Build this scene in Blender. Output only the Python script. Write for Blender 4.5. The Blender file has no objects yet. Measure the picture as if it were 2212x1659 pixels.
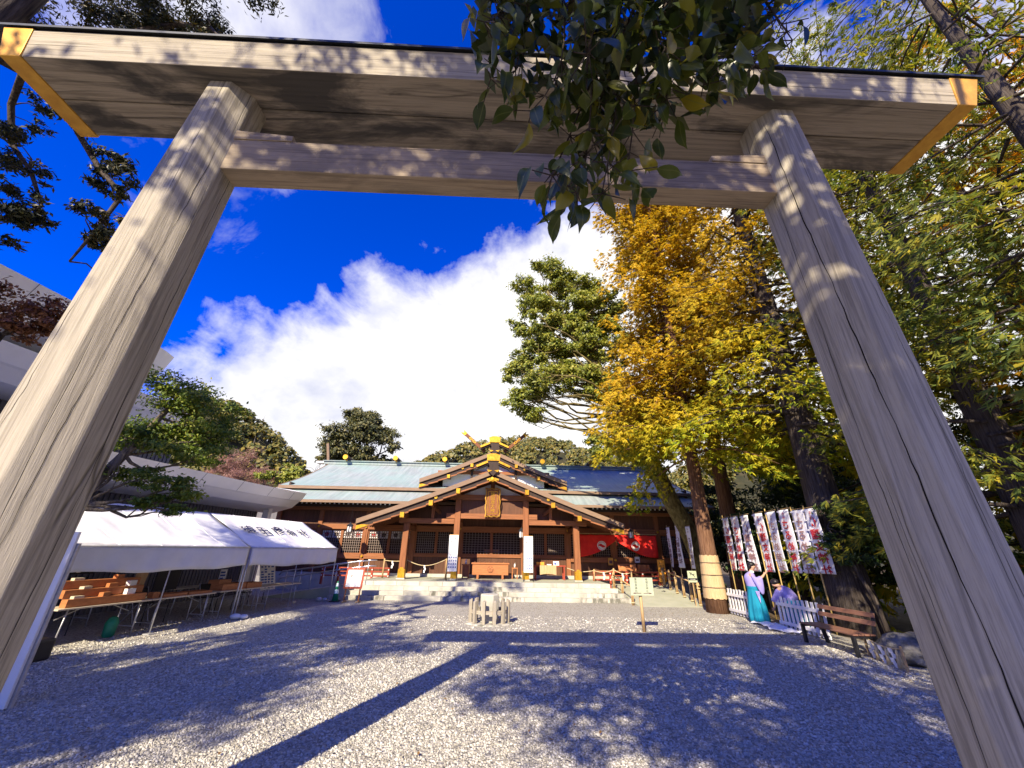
import bpy, bmesh, math, random
import numpy as np
from mathutils import Vector, Matrix

random.seed(7)
RS = np.random.RandomState(11)
SC = bpy.context.scene
COL = SC.collection
R = math.radians
# ------------------------------------------------------------------ camera
PITCH, ROLL, YAW = R(23.3), R(0.95), R(1.8)
fw = Vector((math.sin(YAW)*math.cos(PITCH), math.cos(YAW)*math.cos(PITCH), math.sin(PITCH)))
rt = Vector((math.cos(YAW), -math.sin(YAW), 0))
up = rt.cross(fw)
r2 = rt*math.cos(ROLL) + up*math.sin(ROLL)
u2 = -rt*math.sin(ROLL) + up*math.cos(ROLL)
cam = bpy.data.cameras.new('camera')
cam.lens = 36*835/2212
cam.sensor_width = 36
cam.clip_start = 0.05
cam.clip_end = 3000
co = bpy.data.objects.new('camera', cam)
COL.objects.link(co)
co.matrix_world = Matrix(((r2.x, u2.x, -fw.x, 0), (r2.y, u2.y, -fw.y, 0), (r2.z, u2.z, -fw.z, 1.9), (0, 0, 0, 1)))
SC.camera = co
# ------------------------------------------------------------------ sun, exposure
SUN_EL = R(35)
SX, SY = -0.358, -0.934            # horizontal direction towards the sun
sun = bpy.data.lights.new('sun', 'SUN')
sun.energy = 5.0
sun.angle = R(0.53)
sun.color = (1.0, 0.87, 0.65)
so = bpy.data.objects.new('sun', sun)
COL.objects.link(so)
sd = Vector((SX*math.cos(SUN_EL), SY*math.cos(SUN_EL), math.sin(SUN_EL)))
so.rotation_euler = sd.to_track_quat('Z', 'Y').to_euler()
so.location = (-10, -25, 30)
SC.view_settings.view_transform = 'Standard'
SC.view_settings.look = 'None'
SC.view_settings.gamma = 1
SC.view_settings.use_curve_mapping = False
SC.cycles.caustics_reflective = False
SC.cycles.caustics_refractive = False
SC.view_settings.exposure = 0.96
# ------------------------------------------------------------------ sky with a cloud bank
world = bpy.data.worlds.new('World')
SC.world = world
world.use_nodes = True

class NT:
    """small helper round a node tree"""
    def __init__(s, nt): s.t = nt
    def n(s, typ, **kw):
        d = s.t.nodes.new('ShaderNode'+typ)
        for k, v in kw.items(): setattr(d, k, v)
        return d
    def val(s, sock, v):
        if hasattr(v, 'is_linked') or hasattr(v, 'links'): s.t.links.new(v, sock)
        else:
            if isinstance(v, (tuple, list)) and len(v) == 3 and sock.type == 'RGBA': v = tuple(v)+(1,)
            sock.default_value = v
    def math(s, op, a, b=0.0, clamp=False):
        d = s.n('Math', operation=op); d.use_clamp = clamp
        s.val(d.inputs[0], a); s.val(d.inputs[1], b); return d.outputs[0]
    def vmath(s, op, a, b):
        d = s.n('VectorMath', operation=op); s.val(d.inputs[0], a); s.val(d.inputs['Scale'] if op == 'SCALE' else d.inputs[1], b)
        return d.outputs[1] if op in ('DOT_PRODUCT', 'LENGTH') else d.outputs[0]
    def mix(s, f, a, b, mode='MIX'):
        d = s.n('Mix', data_type='RGBA', blend_type=mode)
        s.val(d.inputs[0], f); s.val(d.inputs[6], a); s.val(d.inputs[7], b); return d.outputs[2]
    def ramp(s, f, stops):
        d = s.n('ValToRGB'); e = d.color_ramp.elements
        while len(e) < len(stops): e.new(0.5)
        for i, (p, c) in enumerate(stops):
            e[i].position = p; e[i].color = (c if isinstance(c, (tuple, list)) else (c, c, c))[:3]+(1,)
        s.val(d.inputs[0], f); return d.outputs[0]
    def noise(s, vec, scale, detail=5, rough=.55, dist=0):
        d = s.n('TexNoise'); s.val(d.inputs['Vector'], vec)
        d.inputs['Scale'].default_value = scale; d.inputs['Detail'].default_value = detail
        d.inputs['Roughness'].default_value = rough; d.inputs['Distortion'].default_value = dist
        return d.outputs[0]
    def mapping(s, vec, scale=(1, 1, 1), loc=(0, 0, 0), rot=(0, 0, 0)):
        d = s.n('Mapping'); s.val(d.inputs[0], vec)
        d.inputs['Scale'].default_value = scale; d.inputs['Location'].default_value = loc; d.inputs['Rotation'].default_value = rot
        return d.outputs[0]

def build_sky():
    t = NT(world.node_tree)
    bg = world.node_tree.nodes['Background']
    sky = t.n('TexSky', sky_type='NISHITA')
    sky.sun_disc = False
    sky.sun_elevation = SUN_EL
    sky.sun_rotation = math.atan2(SX, SY)
    sky.air_density = 1.0; sky.dust_density = 0.3; sky.ozone_density = 4.0
    hs = t.n('HueSaturation'); hs.inputs['Saturation'].default_value = SKY_SAT; hs.inputs['Hue'].default_value = 0.5
    t.val(hs.inputs['Color'], sky.outputs[0])
    blue = t.mix(1.0, hs.outputs[0], SKY_TINT, 'MULTIPLY')
    D = t.n('TexCoord').outputs['Generated']
    warp = t.noise(t.mapping(D, (1.6, 1.6, 2.2)), 1.7, 3, .6)
    big = t.noise(t.mapping(D, (1.5, 1.2, 2.2), (1.3, .2, .6)), 1.7, 12, .56, .35)
    fine = t.noise(t.mapping(D, (2.0, 1.6, 2.6), (4.3, 2.2, 1.6)), 5.0, 12, .60, .3)
    # cloud bank: a great-circle edge (lower right of it is cloud) cut off overhead
    side = t.vmath('DOT_PRODUCT', D, CLOUD_N)
    z = t.n('SeparateXYZ'); t.val(z.inputs[0], D)
    roof = t.math('SUBTRACT', CLOUD_TOP, z.outputs[2])
    m = t.math('MINIMUM', side, roof)
    a = t.math('MULTIPLY', t.math('SUBTRACT', big, .52), .55)
    b = t.math('MULTIPLY', t.math('SUBTRACT', fine, .5), .26)
    cov = t.math('ADD', t.math('ADD', m, a), b)
    bank = t.ramp(cov, [(0.0, 0), (.025, .22), (.10, .80), (.18, 1)])
    # one more drifting cloud high over the gate
    high = t.math('ADD', t.math('MULTIPLY', t.math('SUBTRACT', t.vmath('DOT_PRODUCT', D, CLOUD_HIGH), .962), 7.0), t.math('ADD', t.math('MULTIPLY', a, 1.3), t.math('MULTIPLY', b, 1.3)))
    bank = t.math('MAXIMUM', bank, t.ramp(high, [(.0, 0), (.12, .45), (.34, .92)]))
    # thin high wisps
    wis = t.noise(t.mapping(D, (1.0, 2.4, 1.2), (7.2, 3.1, 2.0), (0, 0, .5)), 2.1, 7, .62, .6)
    wisp = t.ramp(wis, [(.62, 0), (.80, .5)])
    lowhaze = t.ramp(z.outputs[2], [(0.0, .9), (.16, .45), (.32, .0)])
    f = t.math('MAXIMUM', t.math('MAXIMUM', bank, wisp), lowhaze)
    shade = t.noise(t.mapping(D, (1.3, 1.3, 1.9), (2.2, 9.0, 4.0)), 3.0, 10, .58)
    shade2 = t.math('ADD', t.math('MULTIPLY', shade, .75), t.math('MULTIPLY', warp, .25))
    cloud = t.ramp(shade2, [(.34, CLOUD_DARK), (.50, CLOUD_LIT)])
    t.val(bg.inputs[0], t.mix(f, blue, cloud))
    bg.inputs[1].default_value = SKY_STR

SKY_STR = 0.090
SKY_SAT = 1.55
SKY_TINT = (0.42, 0.58, 1.72)
CLOUD_LIT = (6.8, 6.7, 6.65)
CLOUD_DARK = (4.3, 4.45, 5.4)
CLOUD_N = (0.408, 0.696, -0.591)
CLOUD_TOP = 0.86
CLOUD_HIGH = (-0.46, 0.35, 0.815)
build_sky()
# ------------------------------------------------------------------ mesh helpers
def setp(o, label=None, cat=None, group=None, kind=None):
    if label: o['label'] = label
    if cat: o['category'] = cat
    if group: o['group'] = group
    if kind: o['kind'] = kind
    return o

def thing(name, label, cat, loc=(0, 0, 0), rz=0.0, group=None):
    o = bpy.data.objects.new(name, None)
    o.empty_display_size = .2
    COL.objects.link(o)
    o.location = loc; o.rotation_euler = (0, 0, rz)
    return setp(o, label, cat, group)

def attach(o, parent, local):
    """parent a child; local=False keeps geometry given in world space"""
    if parent is None: return
    o.parent = parent
    if not local:
        o.matrix_parent_inverse = world_of(parent).inverted()

def world_of(o):
    m = Matrix.LocRotScale(o.location, o.rotation_euler, o.scale)
    if o.parent: return world_of(o.parent) @ o.matrix_parent_inverse @ m
    return m

def link_mesh(name, me, mat, parent=None, local=True):
    if mat is not None and not me.materials: me.materials.append(mat)
    o = bpy.data.objects.new(name, me)
    COL.objects.link(o)
    attach(o, parent, local)
    return o

class MB:
    def __init__(s): s.v = []; s.f = []
    def add(s, vs, fs):
        b = len(s.v); s.v += [tuple(v) for v in vs]; s.f += [tuple(i+b for i in f) for f in fs]; return s
    def box(s, x0, x1, y0, y1, z0, z1):
        return s.add([(x0, y0, z0), (x1, y0, z0), (x1, y1, z0), (x0, y1, z0), (x0, y0, z1), (x1, y0, z1), (x1, y1, z1), (x0, y1, z1)],
                     [(0, 3, 2, 1), (4, 5, 6, 7), (0, 1, 5, 4), (1, 2, 6, 5), (2, 3, 7, 6), (3, 0, 4, 7)])
    def beam(s, p0, p1, w, h, upv=(0, 0, 1), w1=None, h1=None):
        p0, p1, u = Vector(p0), Vector(p1), Vector(upv)
        d = (p1-p0).normalized()
        a = d.cross(u)
        if a.length < 1e-5: a = d.cross(Vector((0, 1, 0)))
        a.normalize(); u = a.cross(d)
        w1 = w if w1 is None else w1; h1 = h if h1 is None else h1
        vs = []
        for p, ww, hh in ((p0, w, h), (p1, w1, h1)):
            for i, j in ((-1, -1), (1, -1), (1, 1), (-1, 1)): vs.append(p + a*(i*ww/2) + u*(j*hh/2))
        return s.add(vs, [(0, 1, 2, 3), (7, 6, 5, 4), (0, 4, 5, 1), (1, 5, 6, 2), (2, 6, 7, 3), (3, 7, 4, 0)])
    def tube(s, pts, rads, n=8, cap=True):
        pts = [Vector(p) for p in pts]
        if not isinstance(rads, (list, tuple)): rads = [rads]*len(pts)
        vs = []; fs = []
        prev = None
        for i, p in enumerate(pts):
            d = (pts[min(i+1, len(pts)-1)] - pts[max(i-1, 0)])
            d = d.normalized() if d.length > 1e-9 else Vector((0, 0, 1))
            a = prev if prev is not None else (Vector((1, 0, 0)) if abs(d.x) < .9 else Vector((0, 1, 0)))
            a = a - d*a.dot(d)
            if a.length < 1e-6: a = d.orthogonal()
            a.normalize(); prev = a; b = d.cross(a)
            for k in range(n):
                t = 2*math.pi*k/n
                vs.append(p + (a*math.cos(t) + b*math.sin(t))*rads[i])
        for i in range(len(pts)-1):
            for k in range(n):
                k2 = (k+1) % n
                fs.append((i*n+k, i*n+k2, (i+1)*n+k2, (i+1)*n+k))
        if cap:
            fs.append(tuple(range(n-1, -1, -1))); fs.append(tuple((len(pts)-1)*n+k for k in range(n)))
        return s.add(vs, fs)
    def ext(s, poly, vec):
        """extrude a 3D polygon along vec"""
        n = len(poly); v = Vector(vec); P = [Vector(p) for p in poly]
        vs = P + [p+v for p in P]
        fs = [tuple(range(n-1, -1, -1)), tuple(range(n, 2*n))] + [(i, (i+1) % n, (i+1) % n+n, i+n) for i in range(n)]
        return s.add(vs, fs)
    def loft(s, rings, cap=True, closed=True):
        n = len(rings[0]); vs = [p for r in rings for p in r]; fs = []
        for i in range(len(rings)-1):
            for k in range(n if closed else n-1):
                k2 = (k+1) % n
                fs.append((i*n+k, i*n+k2, (i+1)*n+k2, (i+1)*n+k))
        if cap and closed:
            fs.append(tuple(range(n-1, -1, -1))); fs.append(tuple((len(rings)-1)*n+k for k in range(n)))
        return s.add(vs, fs)
    def grid(s, fn, nu, nv):
        vs = [fn(i/nu, j/nv) for j in range(nv+1) for i in range(nu+1)]
        fs = [(j*(nu+1)+i, j*(nu+1)+i+1, (j+1)*(nu+1)+i+1, (j+1)*(nu+1)+i) for j in range(nv) for i in range(nu)]
        return s.add(vs, fs)
    def sphere(s, c, r, nu=10, nv=6):
        rx, ry, rz = (r, r, r) if not isinstance(r, (tuple, list)) else r
        rings = []
        for j in range(1, nv):
            t = math.pi*j/nv
            rings.append([(c[0]+rx*math.sin(t)*math.cos(2*math.pi*k/nu), c[1]+ry*math.sin(t)*math.sin(2*math.pi*k/nu), c[2]-rz*math.cos(t)) for k in range(nu)])
        b = len(s.v); s.loft(rings, cap=False)
        s.v += [(c[0], c[1], c[2]-rz), (c[0], c[1], c[2]+rz)]
        q = len(s.v)
        for k in range(nu):
            s.f.append((q-2, b+(k+1) % nu, b+k)); s.f.append((q-1, b+(nv-2)*nu+k, b+(nv-2)*nu+(k+1) % nu))
        return s
    def mesh(s, name, smooth=False):
        me = bpy.data.meshes.new(name)
        me.from_pydata(s.v, [], s.f)
        if smooth: me.polygons.foreach_set('use_smooth', [True]*len(me.polygons))
        me.update()
        return me
    def build(s, name, mat, parent=None, local=False, smooth=False, bevel=0, solid=0, sub=0, **kw):
        o = link_mesh(name, s.mesh(name, smooth), mat, parent, local)
        if sub:
            m = o.modifiers.new('s', 'SUBSURF'); m.levels = sub; m.render_levels = sub
        if solid:
            m = o.modifiers.new('t', 'SOLIDIFY'); m.thickness = solid; m.offset = 0
        if bevel:
            m = o.modifiers.new('b', 'BEVEL'); m.width = bevel; m.segments = 2; m.limit_method = 'ANGLE'; m.angle_limit = R(30)
        return setp(o, **kw)

def np_mesh(name, V, F, mat, parent=None, local=False, smooth=False, **kw):
    """V (n,3) floats, F (m,k) ints -> one mesh object"""
    me = bpy.data.meshes.new(name)
    V = np.ascontiguousarray(V, dtype=np.float32); F = np.ascontiguousarray(F, dtype=np.int32)
    k = F.shape[1]
    me.vertices.add(len(V)); me.vertices.foreach_set('co', V.ravel())
    me.loops.add(F.size); me.loops.foreach_set('vertex_index', F.ravel())
    me.polygons.add(len(F)); me.polygons.foreach_set('loop_start', np.arange(0, F.size, k, dtype=np.int32))
    me.polygons.foreach_set('loop_total', np.full(len(F), k, dtype=np.int32))
    if smooth: me.polygons.foreach_set('use_smooth', np.ones(len(F), dtype=bool))
    me.update(calc_edges=True)
    return setp(link_mesh(name, me, mat, parent, local), **kw)

def copy_tree(o, parent=None):
    c = o.copy(); COL.objects.link(c)
    if parent is not None: c.parent = parent
    for ch in list(o.children): copy_tree(ch, c)
    return c

def text_mesh(body, size, mat, name, parent, place, mirror=False, depth=0.0, vertical=True, gap=1.12, xs=1.0, bold=0.0):
    """lettering as flat mesh; place(x, y)-> 3D maps the text plane (x right, y up, origin at text centre)"""
    vs, fs = [], []
    lines = list(body) if vertical else [body]
    for i, ch in enumerate(lines):
        cu = bpy.data.curves.new('t', 'FONT'); cu.body = ch; cu.size = size; cu.align_x = 'CENTER'; cu.resolution_u = 2; cu.offset = size*bold
        ob = bpy.data.objects.new('t', cu); COL.objects.link(ob)
        dg = bpy.context.evaluated_depsgraph_get(); dg.update()
        me = ob.evaluated_get(dg).to_mesh()
        off = (len(lines)-1)*gap*size/2 - i*gap*size if vertical else 0
        b = len(vs)
        for v in me.vertices:
            x = v.co.x*xs*(-1 if mirror else 1); y = v.co.y - size*.36 + off
            vs.append(tuple(place(x, y)))
        for p in me.polygons: fs.append(tuple(b+k for k in p.vertices))
        ob.evaluated_get(dg).to_mesh_clear()
        COL.objects.unlink(ob); bpy.data.objects.remove(ob); bpy.data.curves.remove(cu)
    m = MB(); m.v = vs; m.f = fs
    return m.build(name, mat, parent)

# ------------------------------------------------------------------ materials
def new_mat(name):
    m = bpy.data.materials.new(name); m.use_nodes = True
    t = NT(m.node_tree)
    return m, t, m.node_tree.nodes['Principled BSDF']

def pmat(name, cols, scale=(1, 1, 1), ns=3.0, detail=6, rough=.6, metal=0.0, bump=0.0, bs=25.0, rnd=0.0, spec=.3, lo=.3, hi=.7, dist=0.0, bscale=None):
    m, t, b = new_mat(name)
    oc = t.n('TexCoord').outputs['Object']
    if rnd:
        oi = t.n('ObjectInfo')
        oc2 = t.vmath('ADD', oc, t.vmath('SCALE', oi.outputs['Location'], .37))
    else: oc2 = oc
    mp = t.mapping(oc2, scale)
    if len(cols) == 1: c = None; base = tuple(cols[0])+(1,)
    else:
        f = t.noise(mp, ns, detail, .6, dist)
        n = len(cols)
        c = t.ramp(f, [(lo+(hi-lo)*i/(n-1), cols[i]) for i in range(n)])
    if rnd:
        hs = t.n('HueSaturation'); t.val(hs.inputs['Color'], c if c is not None else base)
        t.val(hs.inputs['Value'], t.math('ADD', t.math('MULTIPLY', oi.outputs['Random'], rnd*2), 1-rnd)); c = hs.outputs[0]
    if c is None: b.inputs['Base Color'].default_value = base
    else: t.val(b.inputs['Base Color'], c)
    b.inputs['Roughness'].default_value = rough; b.inputs['Metallic'].default_value = metal
    b.inputs['Specular IOR Level'].default_value = spec
    if bump:
        bn = t.n('Bump'); bn.inputs['Strength'].default_value = 1.0; bn.inputs['Distance'].default_value = bump
        t.val(bn.inputs['Height'], t.noise(t.mapping(oc, bscale or scale), bs, 6, .6)); t.val(b.inputs['Normal'], bn.outputs[0])
    return m

def wood_mat(name, grain, light, dark, crack=.0, rough=.7, stain=0.0, rings=14.0):
    """weathered timber, grain axis 0/1/2"""
    m, t, b = new_mat(name)
    oc = t.n('TexCoord').outputs['Object']
    s = [rings*2.2]*3; s[grain] = rings*.05
    wv = t.noise(t.mapping(oc, tuple(s)), 1.0, 7, .65, .6)
    s2 = [3.0]*3; s2[grain] = .5
    bl = t.noise(t.mapping(oc, tuple(s2)), 1.0, 4, .6)
    c = t.ramp(wv, [(.30, tuple(x*.78 for x in dark)), (.42, dark), (.52, light), (.72, tuple(min(1, x*1.14) for x in light))])
    c = t.mix(t.ramp(bl, [(.35, 0.0), (.75, .45)]), c, tuple(x*.72 for x in light))
    sf = [rings*9]*3; sf[grain] = rings*.25
    fn = t.noise(t.mapping(oc, tuple(sf)), 1.0, 4, .7)
    c = t.mix(t.ramp(fn, [(.36, .32), (.52, 0)]), c, tuple(x*.6 for x in dark))
    h = t.math('ADD', wv, t.math('MULTIPLY', fn, .5))
    if crack:
        s3 = [1.0]*3; s3[grain] = .022
        wp = t.mapping(oc, tuple(x*crack for x in s3))
        n2 = t.noise(t.mapping(oc, tuple(3.2 if i != grain else 1.3 for i in range(3))), 1.0, 3, .5)
        vo = t.n('TexVoronoi', feature='DISTANCE_TO_EDGE')
        cmb = t.n('CombineXYZ'); [t.val(cmb.inputs[i], t.math('MULTIPLY', n2, .10)) for i in range(3)]
        t.val(vo.inputs['Vector'], t.vmath('ADD', wp, cmb.outputs[0])); vo.inputs['Scale'].default_value = 1.0
        ck = t.ramp(vo.outputs['Distance'], [(.0, 1.0), (.012, .0)])
        gate = t.ramp(t.noise(t.mapping(oc, tuple(1.7 if i != grain else .6 for i in range(3)), (3, 1, 2)), 1.3, 3, .5), [(.48, 0), (.60, 1)])
        ck = t.math('MULTIPLY', ck, gate)
        c = t.mix(t.math('MULTIPLY', ck, .8), c, (.05, .04, .03))
        h = t.math('SUBTRACT', h, t.math('MULTIPLY', ck, 1.5))
    if stain:
        s4 = [1.4]*3; s4[grain] = .42
        st = t.noise(t.mapping(oc, tuple(s4), (2.1, .7, 1.9)), 1.5, 6, .62, .7)
        c = t.mix(t.ramp(st, [(.48, 0), (.53, stain*.55), (.60, stain)]), c, (.035, .033, .032))
    t.val(b.inputs['Base Color'], c)
    b.inputs['Roughness'].default_value = rough; b.inputs['Specular IOR Level'].default_value = .25
    bn = t.n('Bump'); bn.inputs['Strength'].default_value = .8; bn.inputs['Distance'].default_value = .006
    t.val(bn.inputs['Height'], h); t.val(b.inputs['Normal'], bn.outputs[0])
    return m

def leaf_mat(name, cols, rough=.5, trans=.3, patch=.35, spec=.35):
    m, t, b = new_mat(name)
    g = t.n('NewGeometry')
    pos = t.noise(t.mapping(g.outputs['Position'], (1, 1, 1)), .9, 3, .6)
    f = t.math('ADD', t.math('MULTIPLY', g.outputs['Random Per Island'], 1-patch), t.math('MULTIPLY', t.ramp(pos, [(.3, 0), (.7, 1)]), patch))
    n = len(cols)
    c = t.ramp(f, [(.08+.84*i/(n-1), cols[i]) for i in range(n)])
    t.val(b.inputs['Base Color'], c); b.inputs['Roughness'].default_value = rough; b.inputs['Specular IOR Level'].default_value = spec
    tr = t.n('BsdfTranslucent'); t.val(tr.inputs[0], t.mix(1.0, c, (1.3, 1.25, .6), 'MULTIPLY'))
    mx = t.n('MixShader'); mx.inputs[0].default_value = trans
    t.t.links.new(b.outputs[0], mx.inputs[1]); t.t.links.new(tr.outputs[0], mx.inputs[2])
    t.t.links.new(mx.outputs[0], t.t.nodes['Material Output'].inputs[0])
    return m

def plain(name, col, rough=.6, metal=0.0, spec=.3):
    return pmat(name, [tuple(x*.9 for x in col), tuple(min(1, x*1.08) for x in col)], ns=6, rough=rough, metal=metal, spec=spec)

M = {}
M['torii_v'] = wood_mat('torii_timber_upright', 2, (.40, .355, .28), (.27, .237, .185), crack=4.2, rings=13)
M['torii_h'] = wood_mat('torii_timber_level', 0, (.41, .36, .28), (.28, .242, .185), crack=3.6, stain=.0, rings=13)
M['torii_n'] = wood_mat('torii_timber_brown', 0, (.37, .29, .20), (.25, .19, .13), crack=3.0, stain=.35, rings=13)
M['torii_u'] = wood_mat('torii_timber_stained', 0, (.34, .285, .215), (.23, .19, .14), crack=2.4, stain=.9, rings=12)
M['gold'] = pmat('gilt_metal', [(.52, .26, .02), (.86, .50, .05)], ns=9, rough=.34, metal=.65, bump=.002, bs=30)
M['gold_dull'] = pmat('gilt_metal_worn', [(.55, .27, .05), (.80, .45, .08)], ns=7, rough=.5, metal=.35)
M['roofcap'] = pmat('dark_copper', [(.03, .035, .04), (.06, .065, .07)], ns=5, rough=.5, metal=.3)
M['brown'] = wood_mat('shrine_timber', 2, (.32, .125, .052), (.21, .08, .033), rings=16)
M['brown_h'] = wood_mat('shrine_timber_level', 0, (.34, .135, .056), (.22, .086, .036), rings=16)
M['brown_y'] = wood_mat('shrine_timber_deep', 1, (.24, .095, .042), (.15, .06, .028), rings=16)
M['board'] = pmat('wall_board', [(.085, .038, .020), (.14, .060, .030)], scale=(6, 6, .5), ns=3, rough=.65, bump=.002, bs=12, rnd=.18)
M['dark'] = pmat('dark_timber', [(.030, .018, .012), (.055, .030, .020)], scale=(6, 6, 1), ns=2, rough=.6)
M['roofedge'] = pmat('bark_eave', [(.20, .13, .085), (.30, .205, .135)], scale=(1, 1, 14), ns=3, rough=.8, bump=.004, bs=9)
M['redwood'] = pmat('red_timber', [(.30, .045, .022), (.40, .07, .035)], ns=5, rough=.55)
M['plaster'] = pmat('white_plaster', [(.72, .70, .66), (.80, .78, .75)], ns=4, rough=.8)
M['paper'] = pmat('white_paper', [(.74, .73, .70), (.82, .81, .79)], ns=3, rough=.8)
M['lattice'] = pmat('lattice_bars', [(.17, .13, .11), (.24, .18, .15)], ns=8, rough=.6)
M['ink'] = plain('black_ink', (.025, .022, .03), .7)
M['paleink'] = plain('pale_ink', (.34, .19, .19), .7)
M['redink'] = plain('red_ink', (.50, .02, .03), .7)
M['fadedink'] = plain('faded_ink', (.16, .085, .085), .7)
M['blueink'] = plain('blue_ink', (.05, .10, .35), .7)
M['black'] = plain('black_paint', (.02, .02, .022), .45)
M['steel'] = pmat('bright_steel', [(.55, .55, .56), (.68, .68, .70)], ns=8, rough=.28, metal=.8)
M['pipe'] = pmat('galvanised_pipe', [(.42, .42, .43), (.58, .58, .60)], ns=9, rough=.45, metal=.5)
M['bamboo'] = pmat('dry_bamboo', [(.36, .22, .10), (.52, .36, .17)], scale=(3, 3, .7), ns=5, rough=.5)
M['bamboo_y'] = pmat('yellow_bamboo', [(.48, .32, .10), (.62, .46, .18)], scale=(3, 3, .7), ns=5, rough=.45)
M['rope'] = pmat('straw_rope', [(.48, .36, .18), (.66, .54, .32)], ns=30, rough=.9, bump=.004, bs=60)
M['straw'] = pmat('straw_mat', [(.40, .27, .13), (.60, .44, .25)], scale=(30, 30, .6), ns=2.5, rough=.9, bump=.01, bs=2)
M['cloth_w'] = pmat('white_canvas', [(.72, .72, .74), (.82, .82, .83)], ns=2.2, rough=.75, bump=.006, bs=3)
M['cloth_b'] = pmat('banner_cloth', [(.74, .73, .76), (.82, .81, .83)], ns=2.5, rough=.85)
M['white'] = pmat('white_paint', [(.66, .65, .66), (.80, .79, .79)], ns=5, rough=.55)
M['conc'] = pmat('render_white', [(.80, .78, .73), (.88, .86, .81)], ns=1.2, rough=.75, bump=.002, bs=30)
M['slate'] = pmat('grey_cladding', [(.10, .095, .10), (.17, .16, .165)], scale=(5, 5, .4), ns=2, rough=.7)
M['asphalt'] = pmat('grey_roofing', [(.22, .23, .24), (.32, .32, .33)], ns=2, rough=.8)
M['boxwood'] = pmat('varnished_box', [(.36, .13, .045), (.50, .20, .075)], scale=(1, 4, 8), ns=3, rough=.45)
M['ply'] = pmat('table_top', [(.55, .47, .33), (.66, .57, .42)], ns=4, rough=.45)
M['orange'] = pmat('orange_board', [(.75, .30, .03), (.85, .38, .05)], ns=4, rough=.55)
M['green'] = plain('green_plastic', (.015, .20, .11), .4)
M['cyan'] = plain('pale_reflective', (.55, .70, .74), .35)
M['rubber'] = plain('black_rubber', (.03, .035, .033), .7)
M['signgreen'] = pmat('pale_green_board', [(.40, .44, .30), (.48, .52, .36)], ns=5, rough=.6)
M['skin'] = pmat('skin', [(.50, .28, .18), (.58, .34, .23)], ns=9, rough=.55)
M['hair'] = plain('black_hair', (.012, .010, .012), .4)
M['robe'] = pmat('lavender_robe', [(.27, .23, .56), (.36, .31, .66)], ns=5, rough=.8, bump=.006, bs=6)
M['hakama'] = pmat('turquoise_hakama', [(.004, .17, .28), (.008, .27, .40)], scale=(8, 8, .6), ns=2, rough=.75, bump=.008, bs=3)
M['redcloth'] = pmat('red_curtain', [(.66, .016, .012), (.80, .03, .018)], ns=4, rough=.7)
M['benchwood'] = pmat('bench_slat', [(.16, .075, .045), (.26, .13, .085)], scale=(8, 1, 8), ns=3, rough=.5)
# ------------------------------------------------------------------ ground and gravel
def gravel_mat(name, pebble):
    m, t, b = new_mat(name)
    g = t.n('NewGeometry')
    if pebble:
        f = g.outputs['Random Per Island']
        c = t.ramp(f, [(0, (.22, .205, .17)), (.3, (.40, .375, .315)), (.6, (.48, .455, .395)), (.85, (.57, .545, .48)), (1, (.70, .67, .60))])
    else:
        P = g.outputs['Position']
        vo = t.n('TexVoronoi'); t.val(vo.inputs['Vector'], P); vo.inputs['Scale'].default_value = 32
        sep = t.n('SeparateColor'); t.val(sep.inputs[0], vo.outputs['Color'])
        c = t.ramp(sep.outputs[0], [(0, (.22, .205, .17)), (.3, (.40, .375, .315)), (.6, (.48, .455, .395)), (.85, (.57, .545, .48)), (1, (.68, .65, .58))])
        gap = t.ramp(vo.outputs['Distance'], [(.35, 0), (.75, .6)])
        c = t.mix(gap, c, (.13, .12, .11))
        bn = t.n('Bump'); bn.inputs['Strength'].default_value = 1; bn.inputs['Distance'].default_value = .022
        t.val(bn.inputs['Height'], t.math('SUBTRACT', 1.0, vo.outputs['Distance'])); t.val(b.inputs['Normal'], bn.outputs[0])
        big = t.noise(P, .55, 4, .6)
        c = t.mix(t.ramp(big, [(.35, 0), (.7, .35)]), c, (.42, .395, .335))
        far = t.noise(P, .05, 3, .5)
        # beyond the court the sheet is leaf-strewn earth
        sx = t.n('SeparateXYZ'); t.val(sx.inputs[0], P)
        e1 = t.math('ADD', sx.outputs[0], t.math('MULTIPLY', t.math('SUBTRACT', t.noise(P, 1.2, 3), .5), 1.2))
        earth = t.ramp(t.math('MULTIPLY', e1, .05), [(.43, 0), (.46, 1)])
        c = t.mix(earth, c, t.ramp(t.noise(P, 6, 5), [(.3, (.05, .035, .02)), (.7, (.16, .11, .06))]))
    dirt = t.noise(t.mapping(g.outputs['Position'], (.9, .35, 1)), .8, 5, .65)
    c = t.mix(t.ramp(dirt, [(.45, 0), (.75, .35)]), c, (.30, .275, .22))
    t.val(b.inputs['Base Color'], c); b.inputs['Roughness'].default_value = .85; b.inputs['Specular IOR Level'].default_value = .2
    return m
M['ground'] = gravel_mat('gravel_ground', False)
M['pebble'] = gravel_mat('gravel_stones', True)
MB().grid(lambda u, v: (-600+1200*u, -200+1400*v, 0), 8, 8).build('ground', M['ground'], kind='structure', label='pale gravel forecourt in front of the shrine')

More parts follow.
